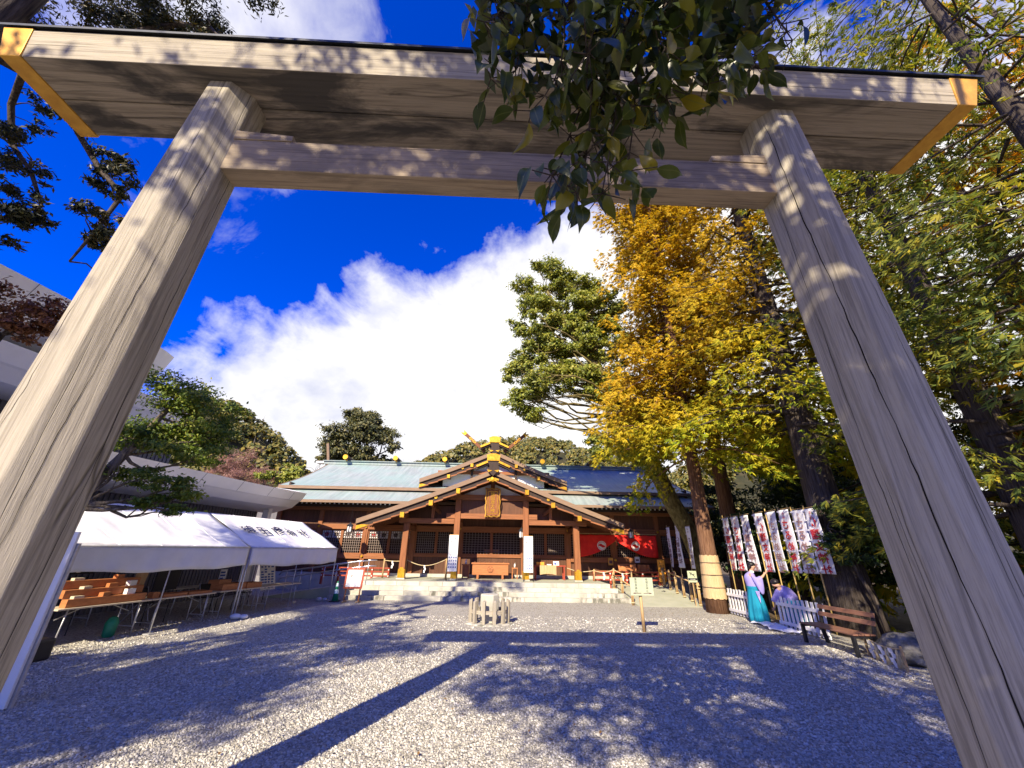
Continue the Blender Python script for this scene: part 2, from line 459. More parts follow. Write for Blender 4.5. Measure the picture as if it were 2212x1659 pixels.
def pebbles():
    Cs = []
    for (x0, x1, y0, y1, n, s) in ((-6.2, 5.6, 4.2, 5.8, 28000, .0125), (-7.6, 6.6, 5.8, 7.6, 22000, .0145), (-8.6, 7.6, 7.6, 10.0, 14000, .018), (-8.8, 8, 10.0, 14.0, 5000, .021)):
        p = np.stack([RS.uniform(x0, x1, n), RS.uniform(y0, y1, n), np.full(n, .004)], 1)
        Cs.append((p, np.exp(RS.normal(0, .28, n))*s))
    P = np.concatenate([a for a, _ in Cs]); S = np.concatenate([b for _, b in Cs])
    n = len(P)
    cube = np.array([(-1, -1, -1), (1, -1, -1), (1, 1, -1), (-1, 1, -1), (-.7, -.7, 1), (.7, -.7, 1), (.7, .7, 1), (-.7, .7, 1)], float)
    f = np.array([(4, 5, 6, 7), (0, 1, 5, 4), (1, 2, 6, 5), (2, 3, 7, 6), (3, 0, 4, 7)])
    V = cube[None]*RS.uniform(.55, 1.1, (n, 8, 3))
    V *= np.stack([RS.uniform(.6, 1.2, n), RS.uniform(.45, .9, n), RS.uniform(.25, .65, n)], 1)[:, None]*S[:, None, None]
    # tilt and spin
    a = RS.uniform(0, 2*np.pi, n); tl = RS.normal(0, .35, n)
    x = V[..., 0]*np.cos(tl)[:, None] + V[..., 2]*np.sin(tl)[:, None]; z = -V[..., 0]*np.sin(tl)[:, None] + V[..., 2]*np.cos(tl)[:, None]
    y = V[..., 1]
    V = np.stack([x*np.cos(a)[:, None]-y*np.sin(a)[:, None], x*np.sin(a)[:, None]+y*np.cos(a)[:, None], z], 2) + P[:, None]
    F = (f[None] + (np.arange(n)*8)[:, None, None]).reshape(-1, 4)
    setp(np_mesh('gravel', V.reshape(-1, 3), F, M['pebble']), 'loose grey and cream gravel stones over the forecourt', 'gravel', None, 'stuff')
pebbles()

def litter():
    n = 900
    x = RS.uniform(-8, 8, n); y = RS.uniform(4.5, 16, n)
    edge = RS.rand(n) < .45; x = np.where(edge, RS.uniform(5.2, 8.6, n), x)
    V = []
    for i in range(n):
        a = RS.uniform(0, 6.28); L = RS.uniform(.018, .038); W_ = L*.45; c, s_ = math.cos(a), math.sin(a); z = .022+RS.uniform(0, .012)
        for u, v, h in ((-L, 0, 0), (0, -W_, .006), (L, 0, RS.uniform(0, .014)), (0, W_, .006)): V.append((x[i]+u*c-v*s_, y[i]+u*s_+v*c, z+h))
    m = pmat('fallen_leaf', [(.10, .05, .02), (.24, .13, .04), (.32, .20, .06)], ns=1.5, rough=.8)
    setp(np_mesh('fallen_leaves', np.array(V), np.arange(len(V)).reshape(-1, 4), m), 'scattered dry brown leaves fallen on the gravel', 'leaves', None, 'stuff')
litter()
# ------------------------------------------------------------------ torii gate
M['crack'] = pmat('crack_shadow', [(.012, .010, .008), (.03, .025, .02)], ns=8, rough=.95, spec=.05)
def torii():
    T = thing('torii_gate', 'tall weathered cypress torii gate with octagonal pillars and gilt beam ends', 'gate', (0, 2.61, 0))
    for xb, xt, lab in ((-3.03, -2.77, 'sunlit pillar with dark inner face'), (2.95, 2.74, 'grey pillar mostly in tree shade')):
        rings = []
        for k in range(13):
            z = -.05 + 6.08*k/12; f = k/12
            r = .315*(1-f)+.262*f
            cx = xb + (xt-xb)*f
            rings.append([(cx+r*math.cos(R(22.5+45*i)), 2.61+r*math.sin(R(22.5+45*i)), z) for i in range(8)])
        o = MB().loft(rings).build('pillar', M['torii_v'], T, bevel=.010)
        o['label'] = lab
        # long drying checks running down the faces
        rs = np.random.RandomState(int(abs(xb)*100))
        for face, off, z0, z1, wd in (((315, .02, .0, 5.7, .0020), (0, .03, .0, 5.4, .0022), (270, -.05, .8, 3.6, .0014)) if xb < 0 else ((225, .015, .0, 5.95, .0042), (180, .03, .0, 5.2, .0022), (270, .05, 1.5, 4.0, .0014))):
            an = R(face); nx, ny = math.cos(an), math.sin(an); tx, ty = -ny, nx
            vs = []; fs = []; K = 70; wob = 0.0
            for k in range(K+1):
                z = z0+(z1-z0)*k/K; f = (z+.05)/6.08; r = (.315*(1-f)+.262*f)*math.cos(R(22.5))+.0022; cx = xb+(xt-xb)*f
                wob = wob*.93+rs.normal(0, .0035); w = wd*(.35+.65*abs(math.sin(k*.23+face)))*min(1, (k+1)/8)*(1 if k < K-6 else (K-k)/6)
                for sg in (-1, 1):
                    q_ = off+wob+sg*w; vs.append((cx+nx*r+tx*q_, 2.61+ny*r+ty*q_, z))
            for k in range(K): fs.append((2*k, 2*k+1, 2*k+3, 2*k+2))
            c_ = MB(); c_.v = vs; c_.f = fs; c_.build('drying_check', M['crack'], o)
    # lintel in two timbers, ends at -4.48 / 4.40
    x0, x1 = -4.49, 4.42
    def sect(pts, name, mat):
        return MB().ext([(x0, y, z) for y, z in pts], (x1-x0, 0, 0)).build(name, mat, T, bevel=.006)
    sect([(2.25, 6.0), (2.605, 6.0), (2.612, 6.012), (2.612, 6.60), (2.205, 6.335)], 'lintel_timber', M['torii_u'])
    sect([(2.618, 6.012), (2.625, 6.0), (2.98, 6.0), (3.025, 6.335), (2.618, 6.60)], 'lintel_timber', M['torii_u'])
    # clean front board of the lintel
    MB().ext([(x0, 2.243, 6.003), (x0, 2.249, 6.003), (x0, 2.204, 6.332), (x0, 2.198, 6.332)], (x1-x0, 0, 0)).build('face_board', M['torii_h'], T)
    for s, xa, xbm, xtp in ((-1, x0, -4.675, -4.76), (1, x1, 4.60, 4.72)):
        prof = [(2.232, 5.986), (2.998, 5.986), (3.045, 6.342), (2.615, 6.625), (2.187, 6.342)]
        outer = [(xbm if z < 6.1 else xtp + (0 if z < 6.5 else s*.05), y, z) for y, z in prof]
        inner = [(xa, y, z) for y, z in prof]
        MB().loft([inner, outer] if s > 0 else [inner, outer]).build('gilt_end_cap', M['gold_dull'], T, bevel=.006)
    # copper capping
    MB().ext([(x0-.36, 2.17, 6.346), (x0-.36, 2.615, 6.638), (x0-.36, 3.07, 6.346), (x0-.36, 3.07, 6.378), (x0-.36, 2.615, 6.675), (x0-.36, 2.17, 6.378)], (x1-x0+.72, 0, 0)).build('copper_cap', M['roofcap'], T)
    # tie beam and wedges
    MB().box(-2.72, 2.70, 2.508, 2.708, 5.0, 5.383).build('tie_beam', M['torii_n'], T, bevel=.007)
    for xa, xb2 in ((-2.56, -2.02), (1.98, 2.52)):
        a, b2 = (xa, xb2) if xa < 0 else (xb2, xa)
        MB().ext([(a, 2.50, 5.386), (b2, 2.50, 5.386), (b2, 2.50, 5.455), (a, 2.50, 5.50)] if xa < 0 else [(b2, 2.50, 5.386), (a, 2.50, 5.386), (a, 2.50, 5.50), (b2, 2.50, 5.455)], (0, .216, 0)).build('wedge', M['torii_n'], T, bevel=.004)
torii()
# ------------------------------------------------------------------ shrine hall
CX = -0.25
def copper_mat():
    m, t, b = new_mat('copper_sheet_roof')
    oc = t.n('TexCoord').outputs['Object']
    s1 = t.noise(t.mapping(oc, (5.0, .45, .45)), 1.2, 6, .65)
    s2 = t.noise(t.mapping(oc, (.35, .35, .35), (3, 1, 0)), 1.3, 4, .6)
    c = t.ramp(s1, [(.25, (.20, .23, .22)), (.5, (.30, .335, .32)), (.78, (.42, .45, .43))])
    c = t.mix(t.ramp(s2, [(.40, 0), (.66, .5)]), c, (.24, .40, .34))
    # sheet courses: fine steps up the slope
    w = t.n('TexWave', wave_type='BANDS', bands_direction='Y'); t.val(w.inputs[0], oc); w.inputs['Scale'].default_value = 1.9; w.inputs['Distortion'].default_value = .05
    c = t.mix(t.ramp(w.outputs[1], [(.0, .35), (.12, 0)]), c, (.07, .10, .12))
    t.val(b.inputs['Base Color'], c); b.inputs['Roughness'].default_value = .6; b.inputs['Metallic'].default_value = .0; b.inputs['Specular IOR Level'].default_value = .25
    bn = t.n('Bump'); bn.inputs['Strength'].default_value = .6; bn.inputs['Distance'].default_value = .02
    t.val(bn.inputs['Height'], w.outputs[1]); t.val(b.inputs['Normal'], bn.outputs[0])
    return m
M['copper'] = copper_mat()
M['stone'] = pmat('pale_granite', [(.34, .325, .27), (.46, .44, .37), (.53, .505, .43)], ns=2.2, rough=.8, bump=.002, bs=60, rnd=.10)
M['stone_old'] = pmat('streaked_granite', [(.15, .145, .115), (.34, .325, .275), (.47, .445, .38)], scale=(2.2, 2.2, .8), ns=2.4, rough=.85, bump=.003, bs=50, rnd=.12, lo=.38, hi=.58)
M['slab'] = pmat('platform_paving', [(.33, .34, .25), (.44, .44, .34)], ns=1.3, rough=.8, bump=.001, bs=80)

H = thing('shrine_hall', 'dark timber shrine hall with blue-green copper roof and gabled gilt porch', 'shrine', (CX, 22, 0))
ZP = .62     # porch floor
def hb(name, m, x0, x1, y0, y1, z0, z1, par=None, bevel=.008):
    return MB().box(x0, x1, y0, y1, z0, z1).build(name, M[m], par or H, bevel=bevel)

def slab_roof(name, x0, x1, y0, z0, y1, z1, th, sag, mat, edge=None):
    """copper slope rising along +Y with a hollow curve"""
    def top(u, v):
        return (x0+(x1-x0)*u, y0+(y1-y0)*v, z0+(z1-z0)*v - sag*math.sin(math.pi*v))
    n = 10
    t1 = MB().grid(top, 12, n)
    o = t1.build(name, mat, H, smooth=True)
    # underside and eave edge
    e = MB()
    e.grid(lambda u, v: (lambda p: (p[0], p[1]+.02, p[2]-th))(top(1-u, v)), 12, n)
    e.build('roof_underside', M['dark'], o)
    ed = MB()
    ed.box(x0, x1, y0-.012, y0+.05, z0-th, z0-.004)
    for xx in (x0, x1):
        for k in range(n):
            a, b2 = top(0, k/n), top(0, (k+1)/n)
            ed.ext([(xx-.03, a[1], a[2]-th), (xx-.03, b2[1], b2[2]-th), (xx-.03, b2[1], b2[2]+.02), (xx-.03, a[1], a[2]+.02)], (.06, 0, 0))
    ed.build('eave_edge', M['roofedge'], o)
    return o

slab_roof('roof_lower', -12.3, 11.4, 20.8, 4.14, 22.7, 5.00, .13, .03, M['copper'])
slab_roof('roof_upper', -12.0, 11.1, 22.15, 5.02, 28.0, 7.42, .16, .16, M['copper'])
MB().grid(lambda u, v: (-12+23.1*(1-u), 28+6*v, 7.42-2.6*v), 2, 2).build('roof_back', M['copper'], H)
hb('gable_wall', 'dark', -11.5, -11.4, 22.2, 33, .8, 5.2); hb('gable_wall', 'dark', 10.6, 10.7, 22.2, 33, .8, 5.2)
# ridge with logs
rg = MB().box(-12.3, 11.4, 27.72, 28.28, 7.32, 7.50).box(-12.35, 11.45, 27.62, 28.38, 7.50, 7.56).build('ridge', M['copper'], H)
for x in (-10.68, -7.22, -3.78, 3.10, 6.54, 9.79):
    lg = MB().tube([(x, 27.2, 7.72), (x, 28.8, 7.72)], .15, 12).build('ridge_log', M['dark'], H, smooth=True)
    MB().tube([(x, 27.16, 7.72), (x, 27.26, 7.72)], .165, 14).build('gilt_cap', M['gold'], lg)
    MB().tube([(x, 27.5, 7.50), (x, 27.5, 7.62)], .05, 8).build('log_peg', M['gold'], lg)
fin = MB().beam((-12.05, 27.9, 7.3), (-12.25, 27.6, 8.75), .16, .10, (0, 1, 0)).build('ridge_end_fin', M['roofedge'], H)
hb('ridge_end_plate', 'plaster', -12.9, -12.36, 27.8, 28.2, 7.38, 7.52)

# foundation, floor, inner room
MB().box(-11.6, 10.8, 21.86, 33, 0, .76).build('foundation', M['stone'], H)
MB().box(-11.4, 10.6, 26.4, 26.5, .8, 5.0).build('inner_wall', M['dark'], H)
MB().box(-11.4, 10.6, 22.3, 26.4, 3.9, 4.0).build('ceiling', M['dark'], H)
MB().box(-11.4, 10.6, 22.1, 26.4, .762, .80).build('floor', M['brown_h'], H)

# wall posts, rails
POSTS = [-11.5, -9.28, -6.84, -4.36, -1.92, 1.42, 3.78, 6.22, 8.62, 10.7]
for x in POSTS:
    p = hb('wall_post', 'brown', x-.11, x+.11, 21.9, 22.12, ZP if -5 < x < 4.5 else .76, 4.0)
    for z in ((2.92,), (1.52, 2.92))[x < -5 or x > 4.5]:
        MB().tube([(x, 21.83, z), (x, 21.9, z)], .058, 10).build('gilt_stud', M['gold'], p)
def bay(x0, x1, sill, head, kind):
    """one wall bay between posts: rails, boards and a lattice window or doors"""
    a, b = x0+.11, x1-.11
    if kind == 'window':
        hb('sill_rail', 'brown_h', a, b, 21.88, 22.06, 1.40, 1.62)
    else:
        hb('sill_rail', 'brown_h', a, b, 21.95, 22.06, 1.54, 1.66)
        hb('threshold', 'brown_h', a, b, 21.93, 22.08, ZP+.0, ZP+.14)
    hb('head_rail', 'brown_h', a, b, 21.87, 22.08, 2.80, 3.04)
    zb = .764 if kind == 'window' else ZP+.14
    n = max(2, round((b-a)/.30)); w = (b-a)/n
    for (z0, z1) in ((zb, 1.40 if kind == 'window' else 1.54), (3.04, 4.0)):
        me = MB().box(-w/2+.004, w/2-.004, -.02, .02, 0, z1-z0).mesh('board')
        for i in range(n):
            o = link_mesh('board', me, M['board'], H); o.matrix_parent_inverse = world_of(H).inverted()
            o.location = (a+w*(i+.5), 22.02+random.uniform(-.004, .004), z0)
    zl = 1.62 if kind == 'window' else 1.66
    nl = 2 if kind == 'window' else 2
    lw = (b-a)/nl
    for j in range(nl):
        xa, xb = a+lw*j, a+lw*(j+1)
        d = MB()
        d.box(xa+.002, xa+.07, 21.96, 22.02, zl, 2.80).box(xb-.07, xb-.002, 21.96, 22.02, zl, 2.80)
        d.box(xa+.07, xb-.07, 21.962, 22.018, zl, zl+.05).box(xa+.07, xb-.07, 21.962, 22.018, 2.74, 2.80)
        fr = d.build('door' if kind == 'door' else 'window', M['brown'], H)
        l = MB()
        m_ = 9; k_ = 9
        for i in range(1, m_):
            x = xa+.07+(xb-xa-.14)*i/m_
            l.box(x-.012, x+.012, 21.972, 21.996, zl+.05, 2.74)
        for i in range(1, k_):
            z = zl+.05+(2.69-zl)*i/k_
            l.box(xa+.07, xb-.07, 21.976, 22.0, z-.011, z+.011)
        l.build('lattice', M['lattice'], fr)
        if kind == 'window' and x1 < -4:
            # paper panels with a round crest hung behind the bars
            for q in range(2):
                xc = xa+.07+(xb-xa-.14)*(q+.5)/2; hw = (xb-xa-.14)/4-.02
                MB().box(xc-hw, xc+hw, 22.03, 22.035, 2.36, 2.73).build('paper_lantern_panel', M['paper'], fr)
                cr = MB(); cr.tube([(xc, 22.024, 2.54), (xc, 22.029, 2.54)], .10, 14)
                for s_ in range(5):
                    an = R(90+72*s_); cr.tube([(xc+.085*math.cos(an), 22.023, 2.54+.085*math.sin(an)), (xc+.085*math.cos(an), 22.0285, 2.54+.085*math.sin(an))], .045, 8)
                cr.build('crest', M['redink' if (q+j) % 3 != 1 else 'ink'], fr)
kinds = ['window', 'window', 'window', 'door', 'door', 'door', 'window', 'window', 'window']
for i in range(9): bay(POSTS[i], POSTS[i+1], 0, 0, kinds[i])
# soft daylight furniture seen through the central lattice
MB().box(-1.2, .7, 25.2, 25.6, .8, 1.5).box(-.7, .2, 25.5, 25.9, 1.5, 1.95).build('altar_table', M['boxwood'], H)
# rafters of the main eave with white painted ends
rf = MB(); re = MB()
x = -11.9
while x < 11.2:
    if not (-5.4 < x < 4.9):
        rf.beam((x, 21.05, 4.02), (x, 22.5, 4.62), .07, .09)
        re.box(x-.036, x+.036, 21.028, 21.045, 3.955, 4.04)
    x += .235
rf.build('rafters', M['brown_y'], H, kind='stuff'); re.build('rafter_ends', M['plaster'], H, kind='stuff')
hb('wall_plate', 'brown_h', -11.6, 10.8, 21.7, 21.9, 3.72, 3.93)
hb('eave_purlin', 'dark', -11.9, 11.0, 21.35, 21.47, 3.86, 3.985)

# ---- porch
def gable(Y0, Y1, apex, ex, ez, th, bh, name):
    """two roof slopes with bargeboards; returns the left slope function"""
    sl = (apex-ez)/ex
    for s in (-1, 1):
        L = lambda f, dz, s=s: (CX+s*ex*f, apex-(apex-ez)*f - .05*math.sin(math.pi*f)+dz)
        n = 8
        top = MB().grid(lambda u, v: (L(u, 0)[0], Y0+.03+(Y1-Y0)*v, L(u, .002)[1]), n, 3)
        top.build(name, M['copper'], H)
        lay = MB(); bb = MB(); st = MB(); un = MB()
        for k in range(n):
            a, b = L(k/n, 0), L((k+1)/n, 0)
            lay.ext([(a[0], Y0, a[1]-th), (b[0], Y0, b[1]-th), (b[0], Y0, b[1]), (a[0], Y0, a[1])], (0, .5, 0))
            bb.ext([(a[0], Y0+.10, a[1]-th-bh), (b[0], Y0+.10, b[1]-th-bh*.8), (b[0], Y0+.10, b[1]-th-.003), (a[0], Y0+.10, a[1]-th-.003)], (0, .09, 0)) if k < n-0 else None
            st.ext([(a[0], Y0+.03, a[1]-th-bh-.075), (b[0], Y0+.03, b[1]-th-bh*.8-.075), (b[0], Y0+.03, b[1]-th-bh*.8-.01), (a[0], Y0+.03, a[1]-th-bh-.01)], (0, .12, 0))
            un.ext([(a[0], Y0+.5, a[1]-th+.02), (b[0], Y0+.5, b[1]-th+.02), (b[0], Y0+.5, b[1]-.02), (a[0], Y0+.5, a[1]-.02)], (0, Y1-Y0-.5, 0))
        un.build('roof_boarding', M['brown_y'], H)
        lay.build('roof_edge', M['roofedge'], H)
        o = bb.build('bargeboard', M['dark'], H)
        st.build('bargeboard_strip', M['brown_h'], o)
        # gilt tip of the bargeboard
        f0, f1 = .90, .995
        a, b = L(f0, 0), L(f1, 0)
        MB().ext([(a[0], Y0+.015, a[1]-th-bh*.82-.06), (b[0], Y0+.015, b[1]-th-bh*.8-.07), (b[0], Y0+.015, b[1]-th-bh*.35), (CX+s*ex*.955, Y0+.015, L(.955, 0)[1]-th-bh*.5)], (0, .20, 0)).build('gilt_tip', M['gold'], o)
    return L
gable(19.0, 22.6, 5.50, 6.2, 3.13, .21, .24, 'porch_roof')
gable(22.0, 27.9, 7.16, 4.12, 5.50, .22, .24, 'gable_roof')
# porch rafters (dark soffit ribs)
for s in (-1, 1):
    r_ = MB()
    for k in range(9):
        y = 19.45+.36*k
        r_.beam((CX, y, 5.17), (CX+s*6.0, y, 2.90), .08, .09, (0, 0, 1))
    r_.build('porch_rafters', M['brown_y'], H, kind='stuff')
# purlins with gilt ends
for x, z in ((-1.88, 4.47), (-3.12, 3.90), (-4.39, 3.35), (1.40, 4.47), (2.64, 3.90), (3.87, 3.33)):
    p = MB().box(x-.085, x+.085, 18.98, 22.3, z-.11, z+.10).build('purlin', M['brown_y'], H)
    MB().box(x-.092, x+.092, 18.955, 19.06, z-.12, z+.11).build('gilt_end', M['gold'], p)
for x, z in ((-2.92, 4.16), (2.43, 4.16)):
    MB().tube([(x, 19.06, z), (x, 19.115, z)], .075, 12).build('gilt_boss', M['gold'], H)
# ridge of the porch with gilt box end
def ridge_end(Y, z0, z1, name):
    o = MB().ext([(CX-.30, Y, z0+.45), (CX+.30, Y, z0+.45), (CX+.27, Y, z0), (CX, Y, z0-.28), (CX-.27, Y, z0)], (0, 3.2, 0)).build(name, M['dark'], H)
    MB().ext([(CX-.30, Y-.05, z0+.45), (CX+.30, Y-.05, z0+.45), (CX+.33, Y-.05, z1-.08), (CX+.12, Y-.05, z1-.01), (CX-.12, Y-.05, z1-.01), (CX-.33, Y-.05, z1-.08)], (0, .5, 0)).build('gilt_box', M['gold'], o)
    for s in (-1, 1):
        b = MB().beam((CX+s*.27, Y+.02, z0+.30), (CX+s*.82, Y+.02, z0+.06), .30, .13).build('ridge_board', M['dark'], o)
        MB().beam((CX+s*.27, Y-.16, z0+.37), (CX+s*.80, Y-.16, z0+.135), .10, .10).build('gilt_edge', M['gold'], o)
        MB().ext([(CX+s*.05, Y-.02, z0-.02), (CX+s*.30, Y-.02, z0+.02), (CX+s*.22, Y-.02, z0-.10)], (0, .02, 0)).build('gilt_scroll', M['gold'], o)
ridge_end(18.85, 5.46, 6.27, 'porch_ridge')
ridge_end(21.85, 7.16, 7.98, 'gable_ridge')
# pendant under the apex
g = MB(); g.sphere((CX, 19.0, 5.04), (.10, .04, .13), 10, 6)
for s in (-1, 1):
    g.ext([(CX+s*.05, 18.98, 5.14), (CX+s*.30, 18.98, 5.06), (CX+s*.27, 18.98, 4.98), (CX+s*.16, 18.98, 5.02), (CX+s*.20, 18.98, 4.93), (CX+s*.06, 18.98, 4.98)], (0, .04, 0))
g.build('gilt_pendant', M['gold'], H)
# crossed finials
for s in (-1, 1):
    a, b = Vector((CX+s*.55, 22.1, 7.12)), Vector((CX+s*1.80, 22.1, 8.20))
    o = MB().beam(a, b, .12, .17, (0, 0, 1)).build('forked_finial', M['brown_y'], H)
    d = (b-a).normalized(); n_ = Vector((-d.z, 0, d.x))
    for q in (.52, .68):
        c = a+(b-a)*q
        g = MB(); pts = [c+d*(.125*math.cos(t))+n_*(.062*math.sin(t))+Vector((0, -.066, 0)) for t in [2*math.pi*i/12 for i in range(12)]]
        g.ext(pts, (0, .012, 0)); g.build('gilt_oval', M['gold'], o)
        g = MB(); pts = [c+d*(.075*math.cos(t))+n_*(.026*math.sin(t))+Vector((0, -.071, 0)) for t in [2*math.pi*i/12 for i in range(12)]]
        g.ext(pts, (0, .006, 0)); g.build('oval_slot', M['dark'], o)
    c = b-d*.14
    MB().ext([c-n_*.10+Vector((0, -.07, 0)), b+d*.16-n_*.105+Vector((0, -.07, 0)), b-d*.0+Vector((0, -.07, 0)), b+d*.16+n_*.105+Vector((0, -.07, 0)), c+n_*.10+Vector((0, -.07, 0))], (0, .14, 0)).build('gilt_tip', M['gold'], o)
# upper gable face: plaster and struts
hb('plaster_panel', 'plaster', CX-2.9, CX+2.9, 22.62, 22.66, 5.2, 5.92)
MB().ext([(CX-2.2, 22.60, 5.93), (CX+2.2, 22.60, 5.93), (CX, 22.60, 6.75)], (0, .04, 0)).build('plaster_panel', M['plaster'], H)
hb('gable_beam', 'brown_h', CX-3.2, CX+3.2, 22.45, 22.6, 5.88, 6.06)
for x, z in ((-1.50, 6.30), (-2.77, 5.66), (1.01, 6.30), (2.27, 5.65)):
    p = MB().box(x-.07, x+.07, 21.98, 22.6, z-.09, z+.08).build('gable_purlin', M['brown_y'], H)
    MB().box(x-.078, x+.078, 21.955, 22.05, z-.10, z+.09).build('gilt_end', M['gold'], p)
for x in (-1.5, 1.01): hb('gable_strut', 'dark', x-.06, x+.06, 22.40, 22.5, 5.2, 6.25)
for x, z in ((-2.02, 6.14), (1.50, 6.14)): MB().tube([(x, 22.05, z), (x, 22.11, z)], .07, 12).build('gilt_boss', M['gold'], H)
# porch posts and beams
for x, zt in ((-4.32, 3.04), (-1.91, 4.17), (1.41, 4.17), (3.86, 3.04)):
    c = MB().box(x-.14, x+.14, 19.86, 20.14, ZP+.05, zt).build('porch_post', M['brown'], H, bevel=.02)
    g = MB(); g.box(x-.15, x+.15, 19.85, 20.15, ZP+.06, ZP+.42)
    g.ext([(x-.10, 19.846, ZP+.42), (x+.10, 19.846, ZP+.42), (x+.06, 19.846, ZP+.50), (x-.06, 19.846, ZP+.50)], (0, .304, 0))
    g.build('gilt_shoe', M['gold'], c)
    MB().box(x-.19, x+.19, 19.81, 20.19, ZP, ZP+.055).build('base_stone', M['stone'], c, bevel=.01)
    hb('back_beam', 'brown_y', x-.09, x+.09, 20.14, 21.88, min(zt, 3.5)-.30, min(zt, 3.5)-.06)
hb('tie_beam', 'brown_h', -2.46, 1.97, 19.90, 20.08, 3.29, 3.53)
hb('side_beam', 'brown_h', -4.70, -2.06, 19.89, 20.09, 3.042, 3.27); hb('side_beam', 'brown_h', 1.56, 4.38, 19.89, 20.09, 3.042, 3.27)
hb('top_beam', 'brown_h', -2.36, 1.88, 19.88, 20.12, 4.174, 4.42)
hb('king_strut', 'brown', CX-.10, CX+.10, 19.92, 20.08, 4.42, 5.05)
for x in (-3.12, 2.64): hb('strut', 'brown', x-.07, x+.07, 19.92, 20.06, 3.27, 3.80)
MB().ext([(CX-1.5, 20.02, 4.42), (CX+1.5, 20.02, 4.42), (CX, 20.02, 5.0)], (0, .03, 0)).build('gable_panel', M['plaster'], H)
hb('transom_board', 'board', -1.77, 1.27, 20.0, 20.03, 3.53, 4.17)
hb('transom_board', 'board', -4.6, -2.06, 20.3, 20.33, 3.27, 3.9); hb('transom_board', 'board', 1.56, 4.2, 20.3, 20.33, 3.27, 3.9)
for s, x in ((-1, -3.12), (1, 2.64)):
    MB().beam((x, 19.95, 3.80), (x-s*.55, 20.6, 3.35), .10, .12).build('brace', M['brown_y'], H)

# ---- name plaque
PL = thing('name_plaque', 'gilt framed name plaque with gold characters under the porch gable', 'plaque', (CX+.02, 19.72, 3.4))
def pq(x, y, o=0.0):       # plaque plane, leaning forward at the top
    return Vector((CX+.02+x, 19.72 - y*.10 - o, 4.05+y))
MB().ext([pq(-.30, -.60), pq(.30, -.60), pq(.30, .60), pq(-.30, .60)], (0, .05, 0)).build('panel', M['brown'], PL)
fr = MB()
n = 44
def rim(k, off):
    t = k/n*4; s_ = int(t) % 4; f = t-int(t)
    cx_, cy_ = ((-.36+.72*f, -.66), (.36, -.66+1.32*f), (.36-.72*f, .66), (-.36, .66-1.32*f))[s_]
    w = .022*math.sin(k*math.pi/2*1.0+.6)
    k2 = 1+off+w/.36
    return (cx_*k2, cy_*(1+(off*.36+w)/.66))
for k in range(n):
    a, b, c_, d_ = rim(k, .02), rim(k+1, .02), rim(k+1, -.13), rim(k, -.13)
    fr.ext([pq(*a, .02), pq(*b, .02), pq(*c_, .05), pq(*d_, .05)], (0, .07, 0))
fr.build('frame', M['gold_dull'], PL)
inr = MB()
for (x0_, x1_, y0_, y1_) in ((-.235, -.215, -.52, .52), (.215, .235, -.52, .52), (-.235, .235, .50, .52), (-.235, .235, -.52, -.50)):
    inr.ext([pq(x0_, y0_, .012), pq(x1_, y0_, .012), pq(x1_, y1_, .012), pq(x0_, y1_, .012)], (0, .010, 0))
inr.build('inner_line', M['gold'], PL)
text_mesh('猿田彦大神', .20, M['gold'], 'lettering', PL, lambda x, y: pq(x, y, .008), gap=.95, xs=1.1)

# ---- stone steps and platform
MB().box(-5.75, 4.98, 18.95, 21.95, 0, ZP).build('stone_platform', M['slab'], kind='structure', label='pale paved platform under the porch')
ST = thing('stone_steps', 'four broad pale granite steps leading up to the porch', 'steps', (-.3, 17.7, 0))
hr = ZP/4
for k in range(4):
    xa, xb = -5.75-.30*(3-k), 4.98+.24*(3-k)
    y0 = 17.7+.31*k
    y1 = y0+.31 if k < 3 else 18.95
    n = 11; w = (xb-xa)/n; off = (.0, .45, .2, .6)[k]
    cuts = [xa]+[xa+w*(i+off) for i in range(n+1) if xa+.2 < xa+w*(i+off) < xb-.2]+[xb]
    for i in range(len(cuts)-1):
        old = (k in (0, 1) and 3 < i < 7) or (k == 0 and i > 8) or (k == 1 and i > 9) or random.random() < .08
        o = MB().box(-(cuts[i+1]-cuts[i])/2+.004, (cuts[i+1]-cuts[i])/2-.004, 0, y1-y0-.003, 0, hr*(k+1)+.002*random.random()+(.004 if k == 3 else 0)).build('stone_block', M['stone_old' if old else 'stone'], ST, local=True, bevel=.008)
        o.location = ((cuts[i]+cuts[i+1])/2+.3, y0-17.7, 0)
# ------------------------------------------------------------------ porch furniture
def bx(m, p, x0, x1, y0, y1, z0, z1, name, bevel=.006):
    return MB().box(x0, x1, y0, y1, z0, z1).build(name, M[m], p, bevel=bevel)

o = thing('offering_box', 'wide wooden offering box with round crest between the porch posts', 'offering box', (CX, 20.9, ZP))
bx('boxwood', o, -1.12, .62, 20.75, 21.30, .80, 1.27, 'chest'); bx('boxwood', o, -1.17, .67, 20.71, 21.34, 1.271, 1.33, 'rim')
for i in range(7): bx('brown_h', o, -1.05+.235*i, -.98+.235*i, 20.75, 21.30, 1.331, 1.36, 'slat')
for x in (-.85, .35): bx('boxwood', o, x-.05, x+.05, 20.72, 21.3, ZP+.002, .799, 'foot')
MB().tube([(CX, 20.725, 1.05), (CX, 20.75, 1.05)], .15, 18).build('crest', M['brown_h'], o)
t_ = MB()
for k in range(5): t_.tube([(CX+.085*math.cos(R(90+72*k)), 20.712, 1.05+.085*math.sin(R(90+72*k))), (CX+.085*math.cos(R(90+72*k)), 20.726, 1.05+.085*math.sin(R(90+72*k)))], .042, 8)
t_.build('crest_petals', M['boxwood'], o)
o = thing('small_stand', 'small brown stand with a bottle beside the offering box', 'stand', (-1.45, 21.1, ZP))
